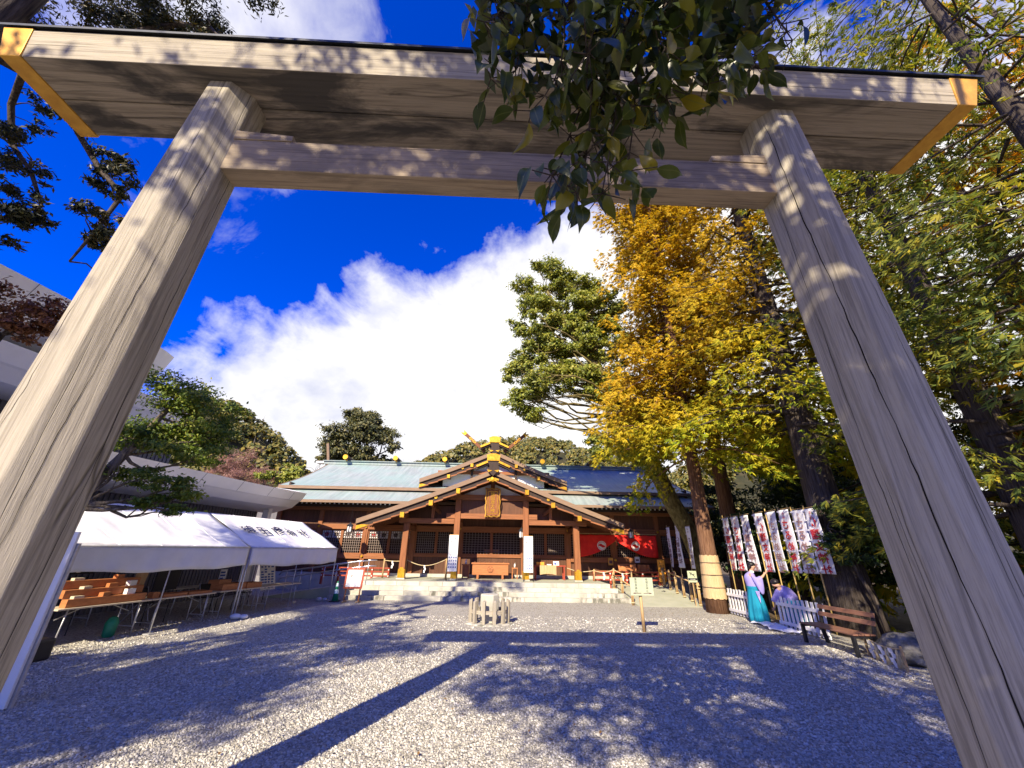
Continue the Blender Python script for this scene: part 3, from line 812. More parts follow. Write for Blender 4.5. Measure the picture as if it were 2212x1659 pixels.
bx('boxwood', o, -1.66, -1.26, 20.95, 21.3, 1.20, 1.25, 'top'); bx('brown', o, -1.62, -1.30, 21.0, 21.27, ZP+.06, 1.199, 'body')
for x in (-1.60, -1.32): bx('brown', o, x-.03, x+.03, 21.0, 21.06, ZP+.002, ZP+.06, 'foot')
def bottle(x, y, z, lab):
    b = thing('pump_bottle', lab, 'bottle', (x, y, z))
    MB().tube([(0, 0, .001), (0, 0, .12), (0, 0, .16), (0, 0, .18)], [.045, .045, .03, .018], 10).build('bottle_body', M['paper'], b, local=True, smooth=True)
    MB().tube([(0, 0, .18), (0, 0, .21)], .012, 6).beam((0, 0, .215), (.05, 0, .21), .015, .012).build('pump', M['pipe'], b, local=True)
bottle(-1.46, 21.12, 1.25, 'white pump bottle on the small brown stand')
o = thing('bottle_stool', 'narrow wooden stool under the bottle right of the offering box', 'stool', (.95, 21.1, ZP))
bx('boxwood', o, .80, 1.10, 20.98, 21.25, 1.08, 1.12, 'seat')
for x in (.83, 1.07):
    for y in (21.02, 21.21): bx('boxwood', o, x-.02, x+.02, y-.02, y+.02, ZP+.002, 1.079, 'leg')
bottle(.95, 21.1, 1.12, 'white pump bottle on the narrow stool')
o = thing('altar_side_table', 'red-brown side table holding a tray and white cards on the porch', 'table', (2.65, 20.9, ZP))
bx('redwood', o, 1.88, 3.42, 20.7, 21.2, 1.21, 1.26, 'tabletop')
for x in (1.95, 3.34):
    for y in (20.75, 21.14): bx('redwood', o, x-.03, x+.03, y-.03, y+.03, ZP+.002, 1.209, 'leg')
MB().grid(lambda u, v: (2.15+.8*u, 20.69-.008*math.sin(u*22)*v, 1.262-.42*v*(1-.12*abs(math.sin(u*3.1)))), 18, 4).build('hanging_cloth', M['straw'], o, solid=.006)
setp(bx('orange', None, 2.0, 2.38, 20.8, 21.0, 1.262, 1.40, 'wooden_tray'), 'yellow wooden tray on the porch side table', 'tray')
setp(bx('paper', None, 2.52, 2.74, 20.82, 20.98, 1.262, 1.31, 'paper_stack'), 'low stack of white paper on the porch side table', 'paper')
c_ = MB().ext([(2.84, 20.86, 1.262), (3.12, 20.86, 1.262), (3.12, 20.95, 1.44), (2.84, 20.95, 1.44)], (0, .01, 0)).build('card_stand', M['paper'], None)
setp(c_, 'white propped card at the right of the porch side table', 'card')
MB().ext([(2.88, 20.862, 1.29), (2.98, 20.862, 1.29), (2.98, 20.91, 1.38), (2.88, 20.91, 1.38)], (0, .003, 0)).build('card_print', M['blueink'], c_)

def stand_sign(x, lab):
    o = thing('standing_notice', lab, 'sign', (x, 19.66, ZP))
    bx('paper', o, x-.215, x+.215, 19.65, 19.68, .98, 2.53, 'panel', .003)
    for s in (-1, 1): bx('black', o, x+s*.228-.012, x+s*.228+.012, 19.64, 19.69, ZP+.002, 2.54, 'frame_leg', .002)
    for s in (-1, 1): bx('black', o, x+s*.228-.02, x+s*.228+.02, 19.50, 19.80, ZP+.001, ZP+.03, 'foot', .002)
    bx('gold_dull', o, x-.215, x+.215, 19.648, 19.682, 2.531, 2.55, 'top_bar', .002)
    text_mesh('お参りください', .085, M['ink'], 'lettering', o, lambda a, b: (x-.09+a, 19.645, 2.02+b), gap=1.35)
    text_mesh('縦列二列で', .085, M['ink'], 'lettering', o, lambda a, b: (x+.06+a, 19.645, 2.14+b), gap=1.35)
    m = MB()
    for i in range(4):
        for j in range(4):
            cx_, cz = x-.155+.103*i, 1.55-.135*j
            m.box(cx_-.028, cx_+.028, 19.643, 19.648, cz-.012, cz+.028); m.tube([(cx_, 19.643, cz+.043), (cx_, 19.648, cz+.043)], .014, 6)
    m.build('pictograms', M['blueink'], o)
stand_sign(-1.99, 'tall white notice in front of the porch post left of the plaque')
stand_sign(1.51, 'tall white notice in front of the porch post right of the plaque')

def rope_line(name, lab, pts, posts, sag=.2, paper=True, r=.018):
    o = thing(name, lab, 'rope barrier', posts[0])
    for (x, y, z) in posts:
        MB().tube([(x, y, ZP+.001), (x, y, z)], .035, 8).build('post', M['bamboo'], o, smooth=True)
    for i in range(len(pts)-1):
        a, b = Vector(pts[i]), Vector(pts[i+1])
        MB().tube([a.lerp(b, k/12)-Vector((0, 0, sag*math.sin(math.pi*k/12))) for k in range(13)], r, 6).build('rope', M['rope'], o, smooth=True)
        if paper:
            c = a.lerp(b, .5)-Vector((0, .03, sag))
            z = MB()
            for k in range(3): z.box(c.x-.05+.03*(k % 2), c.x+.02+.03*(k % 2), c.y-.004*k, c.y+.003-.004*k, c.z-.10*(k+1), c.z-.10*k+.012)
            z.build('paper_streamer', M['paper'], o)
    return o
rope_line('rope_barrier', 'drooping straw rope with paper streamer in the second porch bay from the left', [(-4.32, 20.35, 1.46), (-2.36, 20.35, 1.46)], [(-4.24, 20.35, 1.50), (-2.34, 20.35, 1.50)], .28)
rope_line('rope_barrier', 'short level rope with paper streamer left of the outer left porch post', [(-5.28, 20.4, 1.38), (-4.45, 20.3, 1.36)], [(-5.28, 20.4, 1.46)], .02)
rope_line('rope_barrier', 'low slack rope between stakes right of the porch under the red curtain', [(3.45, 20.5, 1.16), (4.7, 20.3, 1.08), (5.45, 19.6, 1.16), (6.2, 19.4, 1.05)], [(4.7, 20.3, 1.14), (5.45, 19.6, 1.22), (6.2, 19.4, 1.14)], .10)

def lantern(x, y, z, lab):
    o = thing('hanging_lantern', lab, 'lantern', (x, y, z))
    MB().tube([(0, 0, .30), (0, 0, 1.0)], .006, 5).build('chain', M['black'], o, local=True)
    MB().loft([[(.19*math.cos(R(60*k+30)), .19*math.sin(R(60*k+30)), .17) for k in range(6)], [(.05*math.cos(R(60*k+30)), .05*math.sin(R(60*k+30)), .26) for k in range(6)], [(.015*math.cos(R(60*k+30)), .015*math.sin(R(60*k+30)), .33) for k in range(6)]]).build('roof', M['roofcap'], o, local=True)
    MB().loft([[(.115*math.cos(R(60*k+30)), .115*math.sin(R(60*k+30)), zz) for k in range(6)] for zz in (-.12, .165)]).build('paper_body', M['paper'], o, local=True)
    f = MB()
    for k in range(6): f.beam((.122*math.cos(R(60*k+30)), .122*math.sin(R(60*k+30)), -.13), (.122*math.cos(R(60*k+30)), .122*math.sin(R(60*k+30)), .17), .025, .025)
    f.loft([[(.14*math.cos(R(60*k+30)), .14*math.sin(R(60*k+30)), zz) for k in range(6)] for zz in (-.16, -.12)])
    f.build('frame', M['black'], o, local=True)
lantern(-7.27, 20.7, 2.75, 'black roofed hanging lantern under the eave on the left')
lantern(1.22, 20.3, 2.62, 'black roofed lantern hung beside the porch post right of the plaque')
lantern(6.95, 21.2, 2.72, 'black roofed lantern hung above the red curtain')

# red curtain
def curtain():
    o = thing('red_curtain', 'bright red curtain with two white round crests, tied up in the middle', 'curtain', (6.3, 21.5, 1.6))
    xa, xb = 4.33, 8.36
    def bottom(u):
        return 1.66+.80*max(0, 1-abs(u-.47)/.47)**1.7
    def F(u, v):
        zt = 2.74; zb = bottom(u)
        pull = max(0, 1-abs(u-.47)/.25)
        y = 21.5 - .05*math.sin(u*19+v*3)*(.3+v) - .035*math.sin(u*41+2*v)*pull - .03*v
        return (xa+(xb-xa)*u + .08*(0.47-u)*v*pull, y, zt+(zb-zt)*v - .03*abs(math.sin(u*math.pi*7))*(1-v))
    MB().grid(F, 60, 16).build('cloth', M['redcloth'], o, smooth=True, solid=.006)
    MB().tube([(xa-.05, 21.5, 2.78), (xb+.05, 21.5, 2.78)], .02, 6).build('rod', M['bamboo'], o)
    tas = MB(); tas.tube([(6.22, 21.38, 2.62), (6.22, 21.37, 2.5), (6.22, 21.37, 2.42), (6.22, 21.37, 2.22)], [.04, .045, .02, .05], 8); tas.build('tassel', M['redwood'], o, smooth=True)
    for xc, zc in ((5.45, 2.20), (7.22, 2.20)):
        u0 = (xc-xa)/(xb-xa); ring = MB()
        def on(x, z, d):
            u = (x-xa)/(xb-xa); v = (2.74-z)/(2.74-bottom(u)); p = F(u, min(1, v)); return (x, p[1]-d, z)
        n = 28
        for k in range(n):
            a, b = 2*math.pi*k/n, 2*math.pi*(k+1)/n
            ring.add([on(xc+r*math.cos(t), zc+r*math.sin(t), .012) for t, r in ((a, .225), (b, .225), (b, .185), (a, .185))], [(0, 1, 2, 3)])
        for s in (0, 1):     # two comma shapes
            for k in range(12):
                a, b = math.pi*s+math.pi*.95*k/12, math.pi*s+math.pi*.95*(k+1)/12
                w0, w1 = .10*math.sin(math.pi*(k/12)**.6), .10*math.sin(math.pi*((k+1)/12)**.6)
                ring.add([on(xc+(.165)*math.cos(a), zc+.165*math.sin(a), .012), on(xc+.165*math.cos(b), zc+.165*math.sin(b), .012), on(xc+(.165-w1)*math.cos(b), zc+(.165-w1)*math.sin(b), .012), on(xc+(.165-w0)*math.cos(a), zc+(.165-w0)*math.sin(a), .012)], [(0, 1, 2, 3)])
        ring.build('crest', M['paper'], o)
curtain()

def red_rail(x0, x1, y, lab, n):
    o = thing('red_railing', lab, 'railing', ((x0+x1)/2, y, ZP))
    for z, h in ((1.02, .05), (.86, .04), (.68, .06)): bx('redwood', o, x0, x1, y-.03, y+.03, z-h/2, z+h/2, 'rail')
    for i in range(n):
        x = x0+(x1-x0)*i/(n-1)
        p = bx('redwood', o, x-.045, x+.045, y-.045, y+.045, .30, 1.045, 'post')
        for z in (.68, .95): MB().tube([(x, y-.06, z), (x, y-.045, z)], .03, 8).build('white_boss', M['plaster'], p)
red_rail(-8.3, -5.15, 20.95, 'low red railing behind the handrails left of the porch', 5)
red_rail(4.75, 8.7, 20.6, 'low red railing under the red curtain', 6)
# shelf things under the curtain
o = setp(MB().ext([(6.1, 20.95, 1.06), (7.0, 20.95, 1.06), (7.0, 21.1, 1.38), (6.1, 21.1, 1.38)], (0, .05, 0)).build('slanted_box', M['boxwood'], None), 'slanted wooden box with crest behind the red railing', 'box')
MB().tube([(6.55, 20.985, 1.21), (6.55, 21.0, 1.22)], .10, 14).build('crest', M['brown_h'], o)
o = thing('open_crate', 'small open wooden crate beside the slanted box under the curtain', 'crate', (7.35, 21.0, 1.06))
bx('boxwood', o, 7.1, 7.62, 20.9, 21.2, 1.06, 1.10, 'bottom'); bx('boxwood', o, 7.1, 7.14, 20.9, 21.2, 1.10, 1.34, 'side'); bx('boxwood', o, 7.58, 7.62, 20.9, 21.2, 1.10, 1.34, 'side'); bx('boxwood', o, 7.14, 7.58, 21.16, 21.2, 1.10, 1.34, 'back')
setp(bx('brown_h', None, 5.0, 8.6, 20.85, 21.3, .98, 1.058, 'wall_shelf'), 'low wooden shelf along the wall under the red curtain', 'shelf')
for x, z0, z1, m, lab in ((5.95, 1.28, 1.62, 'gold_dull', 'small ochre notice pinned left of the curtain tassel'), (7.35, 1.42, 1.70, 'paper', 'small cream notice above the open crate')):
    q_ = setp(bx(m, None, x-.13, x+.13, 21.80, 21.82, z0, z1, 'wall_notice'), lab, 'notice')
    MB().box(x-.08, x+.08, 21.796, 21.80, z0+.08, z1-.12).build('print', M['fadedink'], q_)
o = thing('orange_signboard', 'upright orange signboard with black characters right of the red curtain', 'sign', (8.05, 20.45, .3))
bx('orange', o, 7.87, 8.22, 20.44, 20.48, .62, 1.60, 'panel'); bx('brown', o, 7.98, 8.11, 20.49, 20.56, .0, 1.63, 'post')
text_mesh('御祈祷受付所', .115, M['ink'], 'lettering', o, lambda a, b: (8.0+a, 20.435, 1.10+b), gap=1.2)
text_mesh('猿田彦神社', .06, M['ink'], 'lettering', o, lambda a, b: (8.14+a, 20.435, 1.2+b), gap=1.2)

# ------------------------------------------------------------------ ramps and rails
o = MB().ext([(5.55, 16.75, .006), (5.55, 20.9, .50), (5.55, 20.9, -.1), (5.55, 16.75, -.1)], (2.65, 0, 0)).build('ramp', M['slab'], kind='structure', label='smooth concrete ramp rising beside the steps')
M['kerb'] = M['stone']
setp(MB().beam((8.24, 16.72, .04), (8.24, 20.9, .55), .09, .10).build('ramp_kerb', M['stone'], None), kind='structure', label='narrow stone kerb along the ramp')
def bamboo_rail(x, y0, y1, zf, n, lab, h=.85):
    o = thing('bamboo_rail', lab, 'railing', (x, y0, 0))
    for i in range(n):
        y = y0+(y1-y0)*i/(n-1); b = zf(y)
        for dx in (-.03, .03): MB().tube([(x+dx, y, b-.05), (x+dx*.8, y+.01, b+h+random.uniform(-.04, .05))], .028, 7).build('cane', M['bamboo'], o, smooth=True)
        MB().tube([(x, y, b+.04), (x, y, b+.07)], .072, 8).build('binding', M['rope'], o)
        MB().tube([(x, y, b+h*.72), (x, y, b+h*.72+.03)], .072, 8).build('binding', M['rope'], o)
    MB().tube([(x, y0-.1, zf(y0)+h*.86), (x, y1+.1, zf(y1)+h*.86)], .03, 8).build('top_cane', M['bamboo'], o, smooth=True)
zr = lambda y: max(0, (y-16.75)/4.15*.5)
bamboo_rail(8.02, 16.9, 20.3, zr, 6, 'bamboo railing on the far side of the ramp beside the small banners')
bamboo_rail(5.42, 17.1, 19.6, zr, 3, 'short bamboo railing between the steps and the ramp', .7)
MB().ext([(-9.6, 18.0, .004), (-5.95, 18.0, .54), (-5.95, 18.0, -.1), (-9.6, 18.0, -.1)], (0, 1.5, 0)).build('access_ramp', M['slab'], kind='structure', label='shaded access ramp left of the steps')
for y, lab in ((18.1, 'front pair of steel handrails sloping up the left ramp'), (19.4, 'rear pair of steel handrails sloping up the left ramp')):
    o = thing('handrail', lab, 'handrail', (-7, y, 0))
    zf = lambda x: .14*(x+9.6)
    for h in (.85, .62):
        MB().tube([(-8.9, y, zf(-8.9)+h-.12), (-8.8, y, zf(-8.8)+h), (-5.7, y, zf(-5.7)+h), (-5.35, y, zf(-5.6)+h)], .022, 8).build('rail', M['steel'], o, smooth=True)
    for x in (-8.6, -7.6, -6.6, -5.7): MB().tube([(x, y, max(0, zf(x))), (x, y, zf(x)+.85)], .018, 8).build('stanchion', M['steel'], o, smooth=True)

# ------------------------------------------------------------------ forecourt things
o = thing('direction_sign', 'pale green direction board with two arrows on a bamboo post', 'sign', (3.93, 11.66, 0))
MB().tube([(3.93, 11.68, 0), (3.925, 11.68, .45), (3.92, 11.68, 1.02)], [.045, .042, .04], 9).build('post', M['bamboo'], o, smooth=True)
MB().box(3.645, 4.27, 11.60, 11.635, .84, 1.275).build('board', M['signgreen'], o, bevel=.006)
text_mesh('猿田彦神社', .066, M['ink'], 'lettering', o, lambda a, b: (3.80+a, 11.597, 1.09+b), gap=1.08)
text_mesh('佐瑠女神社', .066, M['ink'], 'lettering', o, lambda a, b: (4.10+a, 11.597, 1.09+b), gap=1.08)
for s in (-1, 1):
    a = MB(); x0 = 3.957+s*.03
    a.add([(x0, 11.597, .893), (x0+s*.17, 11.597, .893), (x0+s*.17, 11.597, .907), (x0, 11.597, .907)], [(0, 1, 2, 3)])
    a.add([(x0+s*.16, 11.597, .878), (x0+s*.23, 11.597, .90), (x0+s*.16, 11.597, .922)], [(0, 1, 2)])
    a.build('arrow', M['fadedink'], o)

o = thing('stone_marker', 'octagonal pale stone marker inside a low ring of wooden posts', 'stone marker', (-.14, 12.85, 0))
MB().loft([[(-.14+r*math.cos(R(22.5+45*k)), 12.85+r*math.sin(R(22.5+45*k)), z) for k in range(8)] for z, r in ((0, .285), (.70, .285), (.72, .27))]).build('stone', M['stone'], o, bevel=.01)
f = thing('post_fence', 'ring of short square wooden posts with rails round the stone marker', 'fence', (-.14, 12.85, 0))
rp = .56
for k in range(12):
    an = R(15+30*k); x, y = -.14+rp*math.cos(an), 12.85+rp*math.sin(an)*.95
    r_ = an+math.pi/2
    c, s = math.cos(r_), math.sin(r_)
    def pt(a, b, z): return (x+a*c-b*s, y+a*s+b*c, z)
    w = .044; d = -1
    MB().add([pt(-w, -w, 0), pt(w, -w, 0), pt(w, w, 0), pt(-w, w, 0), pt(-w, -w, .56), pt(w, -w, .56), pt(w, w, .60), pt(-w, w, .60)],
             [(0, 3, 2, 1), (4, 5, 6, 7), (0, 1, 5, 4), (1, 2, 6, 5), (2, 3, 7, 6), (3, 0, 4, 7)]).build('post', M['torii_v'], f, bevel=.005)
for k in range(12):
    a, b = R(15+30*k), R(45+30*k)
    for z in (.30,):
        MB().beam((-.14+rp*.97*math.cos(a), 12.85+rp*.92*math.sin(a), z), (-.14+rp*.97*math.cos(b), 12.85+rp*.92*math.sin(b), z), .03, .09).build('rail', M['torii_h'], f)
MB().loft([[(-.14+r*math.cos(R(22.5+45*k)), 12.85+r*math.sin(R(22.5+45*k)), z) for k in range(8)] for z, r in ((0, .72), (.03, .70))]).build('kerb', M['stone_old'], f)

o = thing('framed_notice', 'white framed notice on two feet in front of the steps beside the green cone', 'sign', (-5.45, 16.95, 0))
c4 = [(-5.76, 16.90, .50), (-5.14, 16.90, .50), (-5.14, 17.0, 1.14), (-5.76, 17.0, 1.14)]
MB().ext([(-5.80, 16.895, .46), (-5.10, 16.895, .46), (-5.10, 17.005, 1.18), (-5.80, 17.005, 1.18)], (0, .03, 0)).build('frame', M['redwood'], o, bevel=.004)
MB().ext([(x+(.03 if x < -5.4 else -.03), y-.006, z+(.03 if z < .8 else -.03)) for x, y, z in c4], (0, .004, 0)).build('sheet', M['paper'], o)
q_ = MB()
for x0, x1, z in ((-5.62, -5.5, .90), (-5.62, -5.53, .86), (-5.30, -5.26, .90)): q_.add([(x0, 16.947, z), (x1, 16.947, z), (x1, 16.949, z+.02), (x0, 16.949, z+.02)], [(0, 1, 2, 3)])
q_.build('print', M['ink'], o)
for x in (-5.72, -5.18):
    MB().beam((x, 16.97, .03), (x, 16.99, .48), .045, .03, (0, 1, 0)).build('leg', M['brown'], o)
    MB().box(x-.05, x+.05, 16.78, 17.16, 0, .045).build('foot', M['bamboo'], o, bevel=.01)
o = thing('traffic_cone', 'dark green traffic cone with pale bands beside the framed notice', 'cone', (-6.1, 17.1, 0))
MB().box(-.17, .17, -.17, .17, 0, .035).build('base', M['rubber'], o, local=True, bevel=.01)
MB().loft([[(r*math.cos(R(24*k)), r*math.sin(R(24*k)), z) for k in range(15)] for z, r in ((.035, .125), (.68, .028), (.70, .02))]).build('shell', M['green'], o, local=True, smooth=True)
for z0, z1 in ((.28, .42), (.52, .64)):
    MB().loft([[((.125-.097*(z-.035)/.645+.004)*math.cos(R(24*k)), (.125-.097*(z-.035)/.645+.004)*math.sin(R(24*k)), z) for k in range(15)] for z in (z0, z1)], cap=False).build('band', M['cyan'], o, local=True, smooth=True)

# slippery-floor sign on the bamboo rail
o = thing('warning_sign', 'cream slip-warning sign with falling figure on the bamboo railing', 'sign', (7.84, 16.85, 0))
MB().tube([(7.84, 16.92, 0), (7.84, 16.92, 1.2)], .02, 6).build('post', M['bamboo'], o)
MB().box(7.66, 8.02, 16.88, 16.90, .85, 1.26).build('board', M['signgreen'], o)
MB().box(7.665, 8.015, 16.874, 16.879, .925, 1.0).build('caption_strip', M['ink'], o)
text_mesh('足元注意', .05, M['paper'], 'lettering', o, lambda a, b: (7.84+a, 16.87, .958+b), vertical=False)
g = MB()
for a, b, w in (((-.06, 1.17), (.06, 1.10), .03), ((.06, 1.10), (.09, 1.04), .02), ((.02, 1.12), (.10, 1.15), .016), ((-.05, 1.165), (-.08, 1.10), .016), ((-.03, 1.155), (-.02, 1.22), .016)):
    g.beam((7.84+a[0], 16.876, a[1]), (7.84+b[0], 16.876, b[1]), .004, w, (0, 0, 1))
g.tube([(7.76, 16.874, 1.19), (7.76, 16.879, 1.19)], .022, 10)
g.build('falling_figure', M['ink'], o)

# ------------------------------------------------------------------ white picket fences, banners
def picket(y0, y1, x, lab):
    o = thing('picket_fence', lab, 'fence', (x, (y0+y1)/2, 0))
    n = round(abs(y1-y0)/.17)+1
    for i in range(n):
        y = y0+(y1-y0)*i/(n-1)
        MB().box(x-.012, x+.012, y-.042, y+.042, .03, .80+.01*math.sin(i*2.1)).build('picket', M['white'], o, bevel=.004)
    for z in (.16, .62): MB().box(x-.045, x-.014, min(y0, y1)-.05, max(y0, y1)+.05, z-.04, z+.04).build('rail', M['white'], o)
picket(15.0, 13.75, 8.16, 'short white picket fence behind the standing person in turquoise')
picket(12.42, 10.75, 8.16, 'longer white picket fence behind the bench')
ORD = ['first', 'second', 'third', 'fourth', 'fifth', 'sixth', 'seventh', 'last']
TXT = ['佐瑠女神社', 'さるめ神社', '佐瑠女神社', '佐瑠女神社', 'さるめ神社', 'さるめ神社', 'さるめ神社', '佐瑠女神社']
def banner(x, y, zt, zb, w, txt, ink, lab, grp, seed, tilt=0.0, ts=.29):
    o = thing('banner', lab, 'banner', (x, y, 0), 0, grp)
    MB().tube([(0, 0, 0), (.0, .01, zt*.5), (0, 0, zt+.10)], [.022, .02, .016], 7).build('pole', M['bamboo_y'], o, local=True, smooth=True)
    MB().tube([(0, .03, zt+.01), (0, -w, zt+.02)], .010, 6).build('crossbar', M['bamboo'], o, local=True)
    F = lambda u, v: (-.03-.05*math.sin(u*1.8+seed)*v-.02*math.sin(v*5+seed*2+u*1.5)-tilt*v, -.03-(w-.03)*u, zt-.02+(zb-zt)*v)
    MB().grid(F, 8, 20).build('cloth', M['cloth_b'], o, local=True, smooth=True, solid=.003)
    for k in range(7):
        z = zt-.06-(zt-zb-.1)*k/6; q = F(0, (zt-z)/(zt-zb)); MB().box(q[0]-.006, .02, -.05, .02, z-.02, z+.02).build('tie', M['cloth_b'], o, local=True)
    ow = Vector((x, y, 0))
    H_ = zt-zb
    place = lambda a, b, c0: Vector(F(.5-a/w, min(1, max(0, (c0-b)/H_))))+ow-Vector((.022, 0, 0))
    # cloth is read from its far side: seen mirrored from the court
    text_mesh(txt, ts, M[ink], 'lettering', o, lambda a, b: place(a, b, H_*.59), gap=1.06, xs=1.15, bold=.022)
    text_mesh('奉納', .10, M[ink], 'small_lettering', o, lambda a, b: place(a, b, H_*.10), gap=1.0)
BY = [15.97, 15.38, 14.75, 13.95, 13.30, 12.65, 12.08, 11.56]
INK = ['redink', 'redink', 'paleink', 'redink', 'paleink', 'redink', 'paleink', 'redink']
for i in range(8):
    z1 = 3.22 if i < 6 else 3.16
    banner(9.0, BY[i], z1, 1.36+.015*i, .50 if i > 1 else .46, TXT[i], INK[i], f'white banner with {"faded" if INK[i] == "paleink" else "red"} characters, {ORD[i]} of the row from the straw-wrapped tree', 'white votive banners along the picket fence', i*1.3)
for i, (y, zt) in enumerate(((20.6, 3.1), (19.7, 3.15), (18.7, 3.05))):
    banner(8.62+.05*i, y, zt, 1.3, .42, ['さるめ神社', '佐瑠女神社', 'さるめ神社'][i], 'fadedink', f'narrow white banner beside the bamboo railing, {["farthest", "middle", "nearest"][i]} of three', 'narrow banners beside the ramp', i*2.1, ts=.22)

# crumpled cloth at the feet of the attendants
V_ = MB().grid(lambda u, v: (7.65+.55*v+.12*math.sin(u*7), 13.15-1.55*u+.1*math.sin(v*5+u*9), .025+.06*abs(math.sin(u*17+v*5))*math.sin(math.pi*v)+.05*abs(math.sin(u*9-v*11))*math.sin(math.pi*u)), 40, 12)
setp(V_.build('folded_cloth', M['cloth_b'], None, solid=.004), 'crumpled white cloth lying on the gravel at the attendants’ feet'.replace('’', ''), 'cloth')

# ------------------------------------------------------------------ bench and rope-tied rock
o = thing('park_bench', 'dark framed wooden slat bench on the gravel before the big trunk', 'bench', (7.7, 9.95, 0))
ya, yb = 10.66, 9.10
for i in range(4): MB().box(7.42+.125*i, 7.42+.125*i+.105, yb, ya, .385, .415).build('seat_slat', M['benchwood'], o, bevel=.006)
for i in range(2):
    MB().ext([(7.935+.03*i, yb, .56+.15*i), (7.96+.03*i, yb, .56+.15*i), (7.98+.03*i, yb, .65+.15*i), (7.955+.03*i, yb, .65+.15*i)], (0, ya-yb, 0)).build('back_slat', M['benchwood'], o, bevel=.005)
for y in (ya-.06, yb+.06):
    MB().beam((7.45, y, 0), (7.45, y, .384), .06, .07).build('leg', M['black'], o); MB().beam((7.98, y, 0), (7.90, y, .384), .06, .07, (0, 1, 0)).build('leg', M['black'], o)
    MB().beam((7.41, y, .36), (7.95, y, .36), .05, .045).build('seat_bracket', M['black'], o)
    MB().beam((7.92, y, .384), (8.03, y, .84), .05, .05, (0, 1, 0)).build('back_upright', M['black'], o)
    MB().tube([(7.45, y, .41), (7.45, y, .56), (7.52, y, .60), (7.95, y, .60)], .02, 6).build('armrest', M['black'], o) if False else None
def rock(name, lab, c, r, seed, mat):
    rs = np.random.RandomState(seed)
    bm = bmesh.new(); bmesh.ops.create_icosphere(bm, subdivisions=4, radius=1)
    d = rs.normal(size=(14, 3)); d /= np.linalg.norm(d, axis=1)[:, None]; h = rs.uniform(.62, .95, 14)
    from mathutils import noise as nz
    for v in bm.verts:
        n = np.array(v.co); s = 1.0
        for k in range(14):
            dd = n@d[k]
            if dd > 0: s = min(s, h[k]/dd)
        s *= 1+.10*nz.noise(v.co*3+Vector((seed, 0, 0)))+.05*nz.noise(v.co*9)
        v.co = Vector((n[0]*r[0]*s, n[1]*r[1]*s, n[2]*r[2]*s))
    me = bpy.data.meshes.new(name); bm.to_mesh(me); bm.free()
    o = link_mesh(name, me, mat); o.location = c
    return setp(o, lab, 'rock')
M['rock'] = pmat('mossy_rock', [(.05, .05, .045), (.16, .15, .13), (.30, .28, .24)], ns=5, rough=.9, bump=.02, bs=14, lo=.35, hi=.7)
rock('boulder', 'rugged dark boulder behind the straw rope beside the right gate pillar', (8.25, 8.75, .16), (.55, .60, .34), 3, M['rock'])
rock('boulder', 'smaller dark boulder tucked behind the larger rope-tied one', (8.85, 8.9, .18), (.45, .5, .36), 8, M['rock'])
o = thing('straw_rope', 'sagging straw rope with white zigzag papers and tassels in front of the boulder', 'rope', (7.6, 8.8, 0))
A, B = Vector((7.80, 9.30, .34)), Vector((7.42, 8.10, .36))
pts = [A.lerp(B, k/14)-Vector((0, 0, .06*math.sin(math.pi*k/14))) for k in range(15)]
MB().tube(pts, .014, 6).build('rope', M['rope'], o, smooth=True)
for p in (A, B): MB().tube([(p.x, p.y, 0), (p.x, p.y, p.z+.04)], .022, 7).build('stake', M['bamboo'], o)
for i, k in enumerate((2, 4, 6, 8, 10, 12)):
    p = pts[k]
    if i % 2 == 0:
        z = MB()
        for j in range(4):
            oy = -.05 if j % 2 else .0
            z.ext([(p.x-.02-.004*j, p.y+.045+oy, p.z-.075*j), (p.x-.02-.004*j, p.y-.045+oy, p.z-.075*j), (p.x-.02-.004*j, p.y-.045+oy-.02, p.z-.075*(j+1)), (p.x-.02-.004*j, p.y+.045+oy-.02, p.z-.075*(j+1))], (-.003, 0, 0))
        z.build('paper_streamer', M['paper'], o)
    else:
        MB().tube([p, p-Vector((0, 0, .06)), p-Vector((0, 0, .30))], [.012, .022, .055], 9).build('straw_tassel', M['rope'], o, smooth=True)
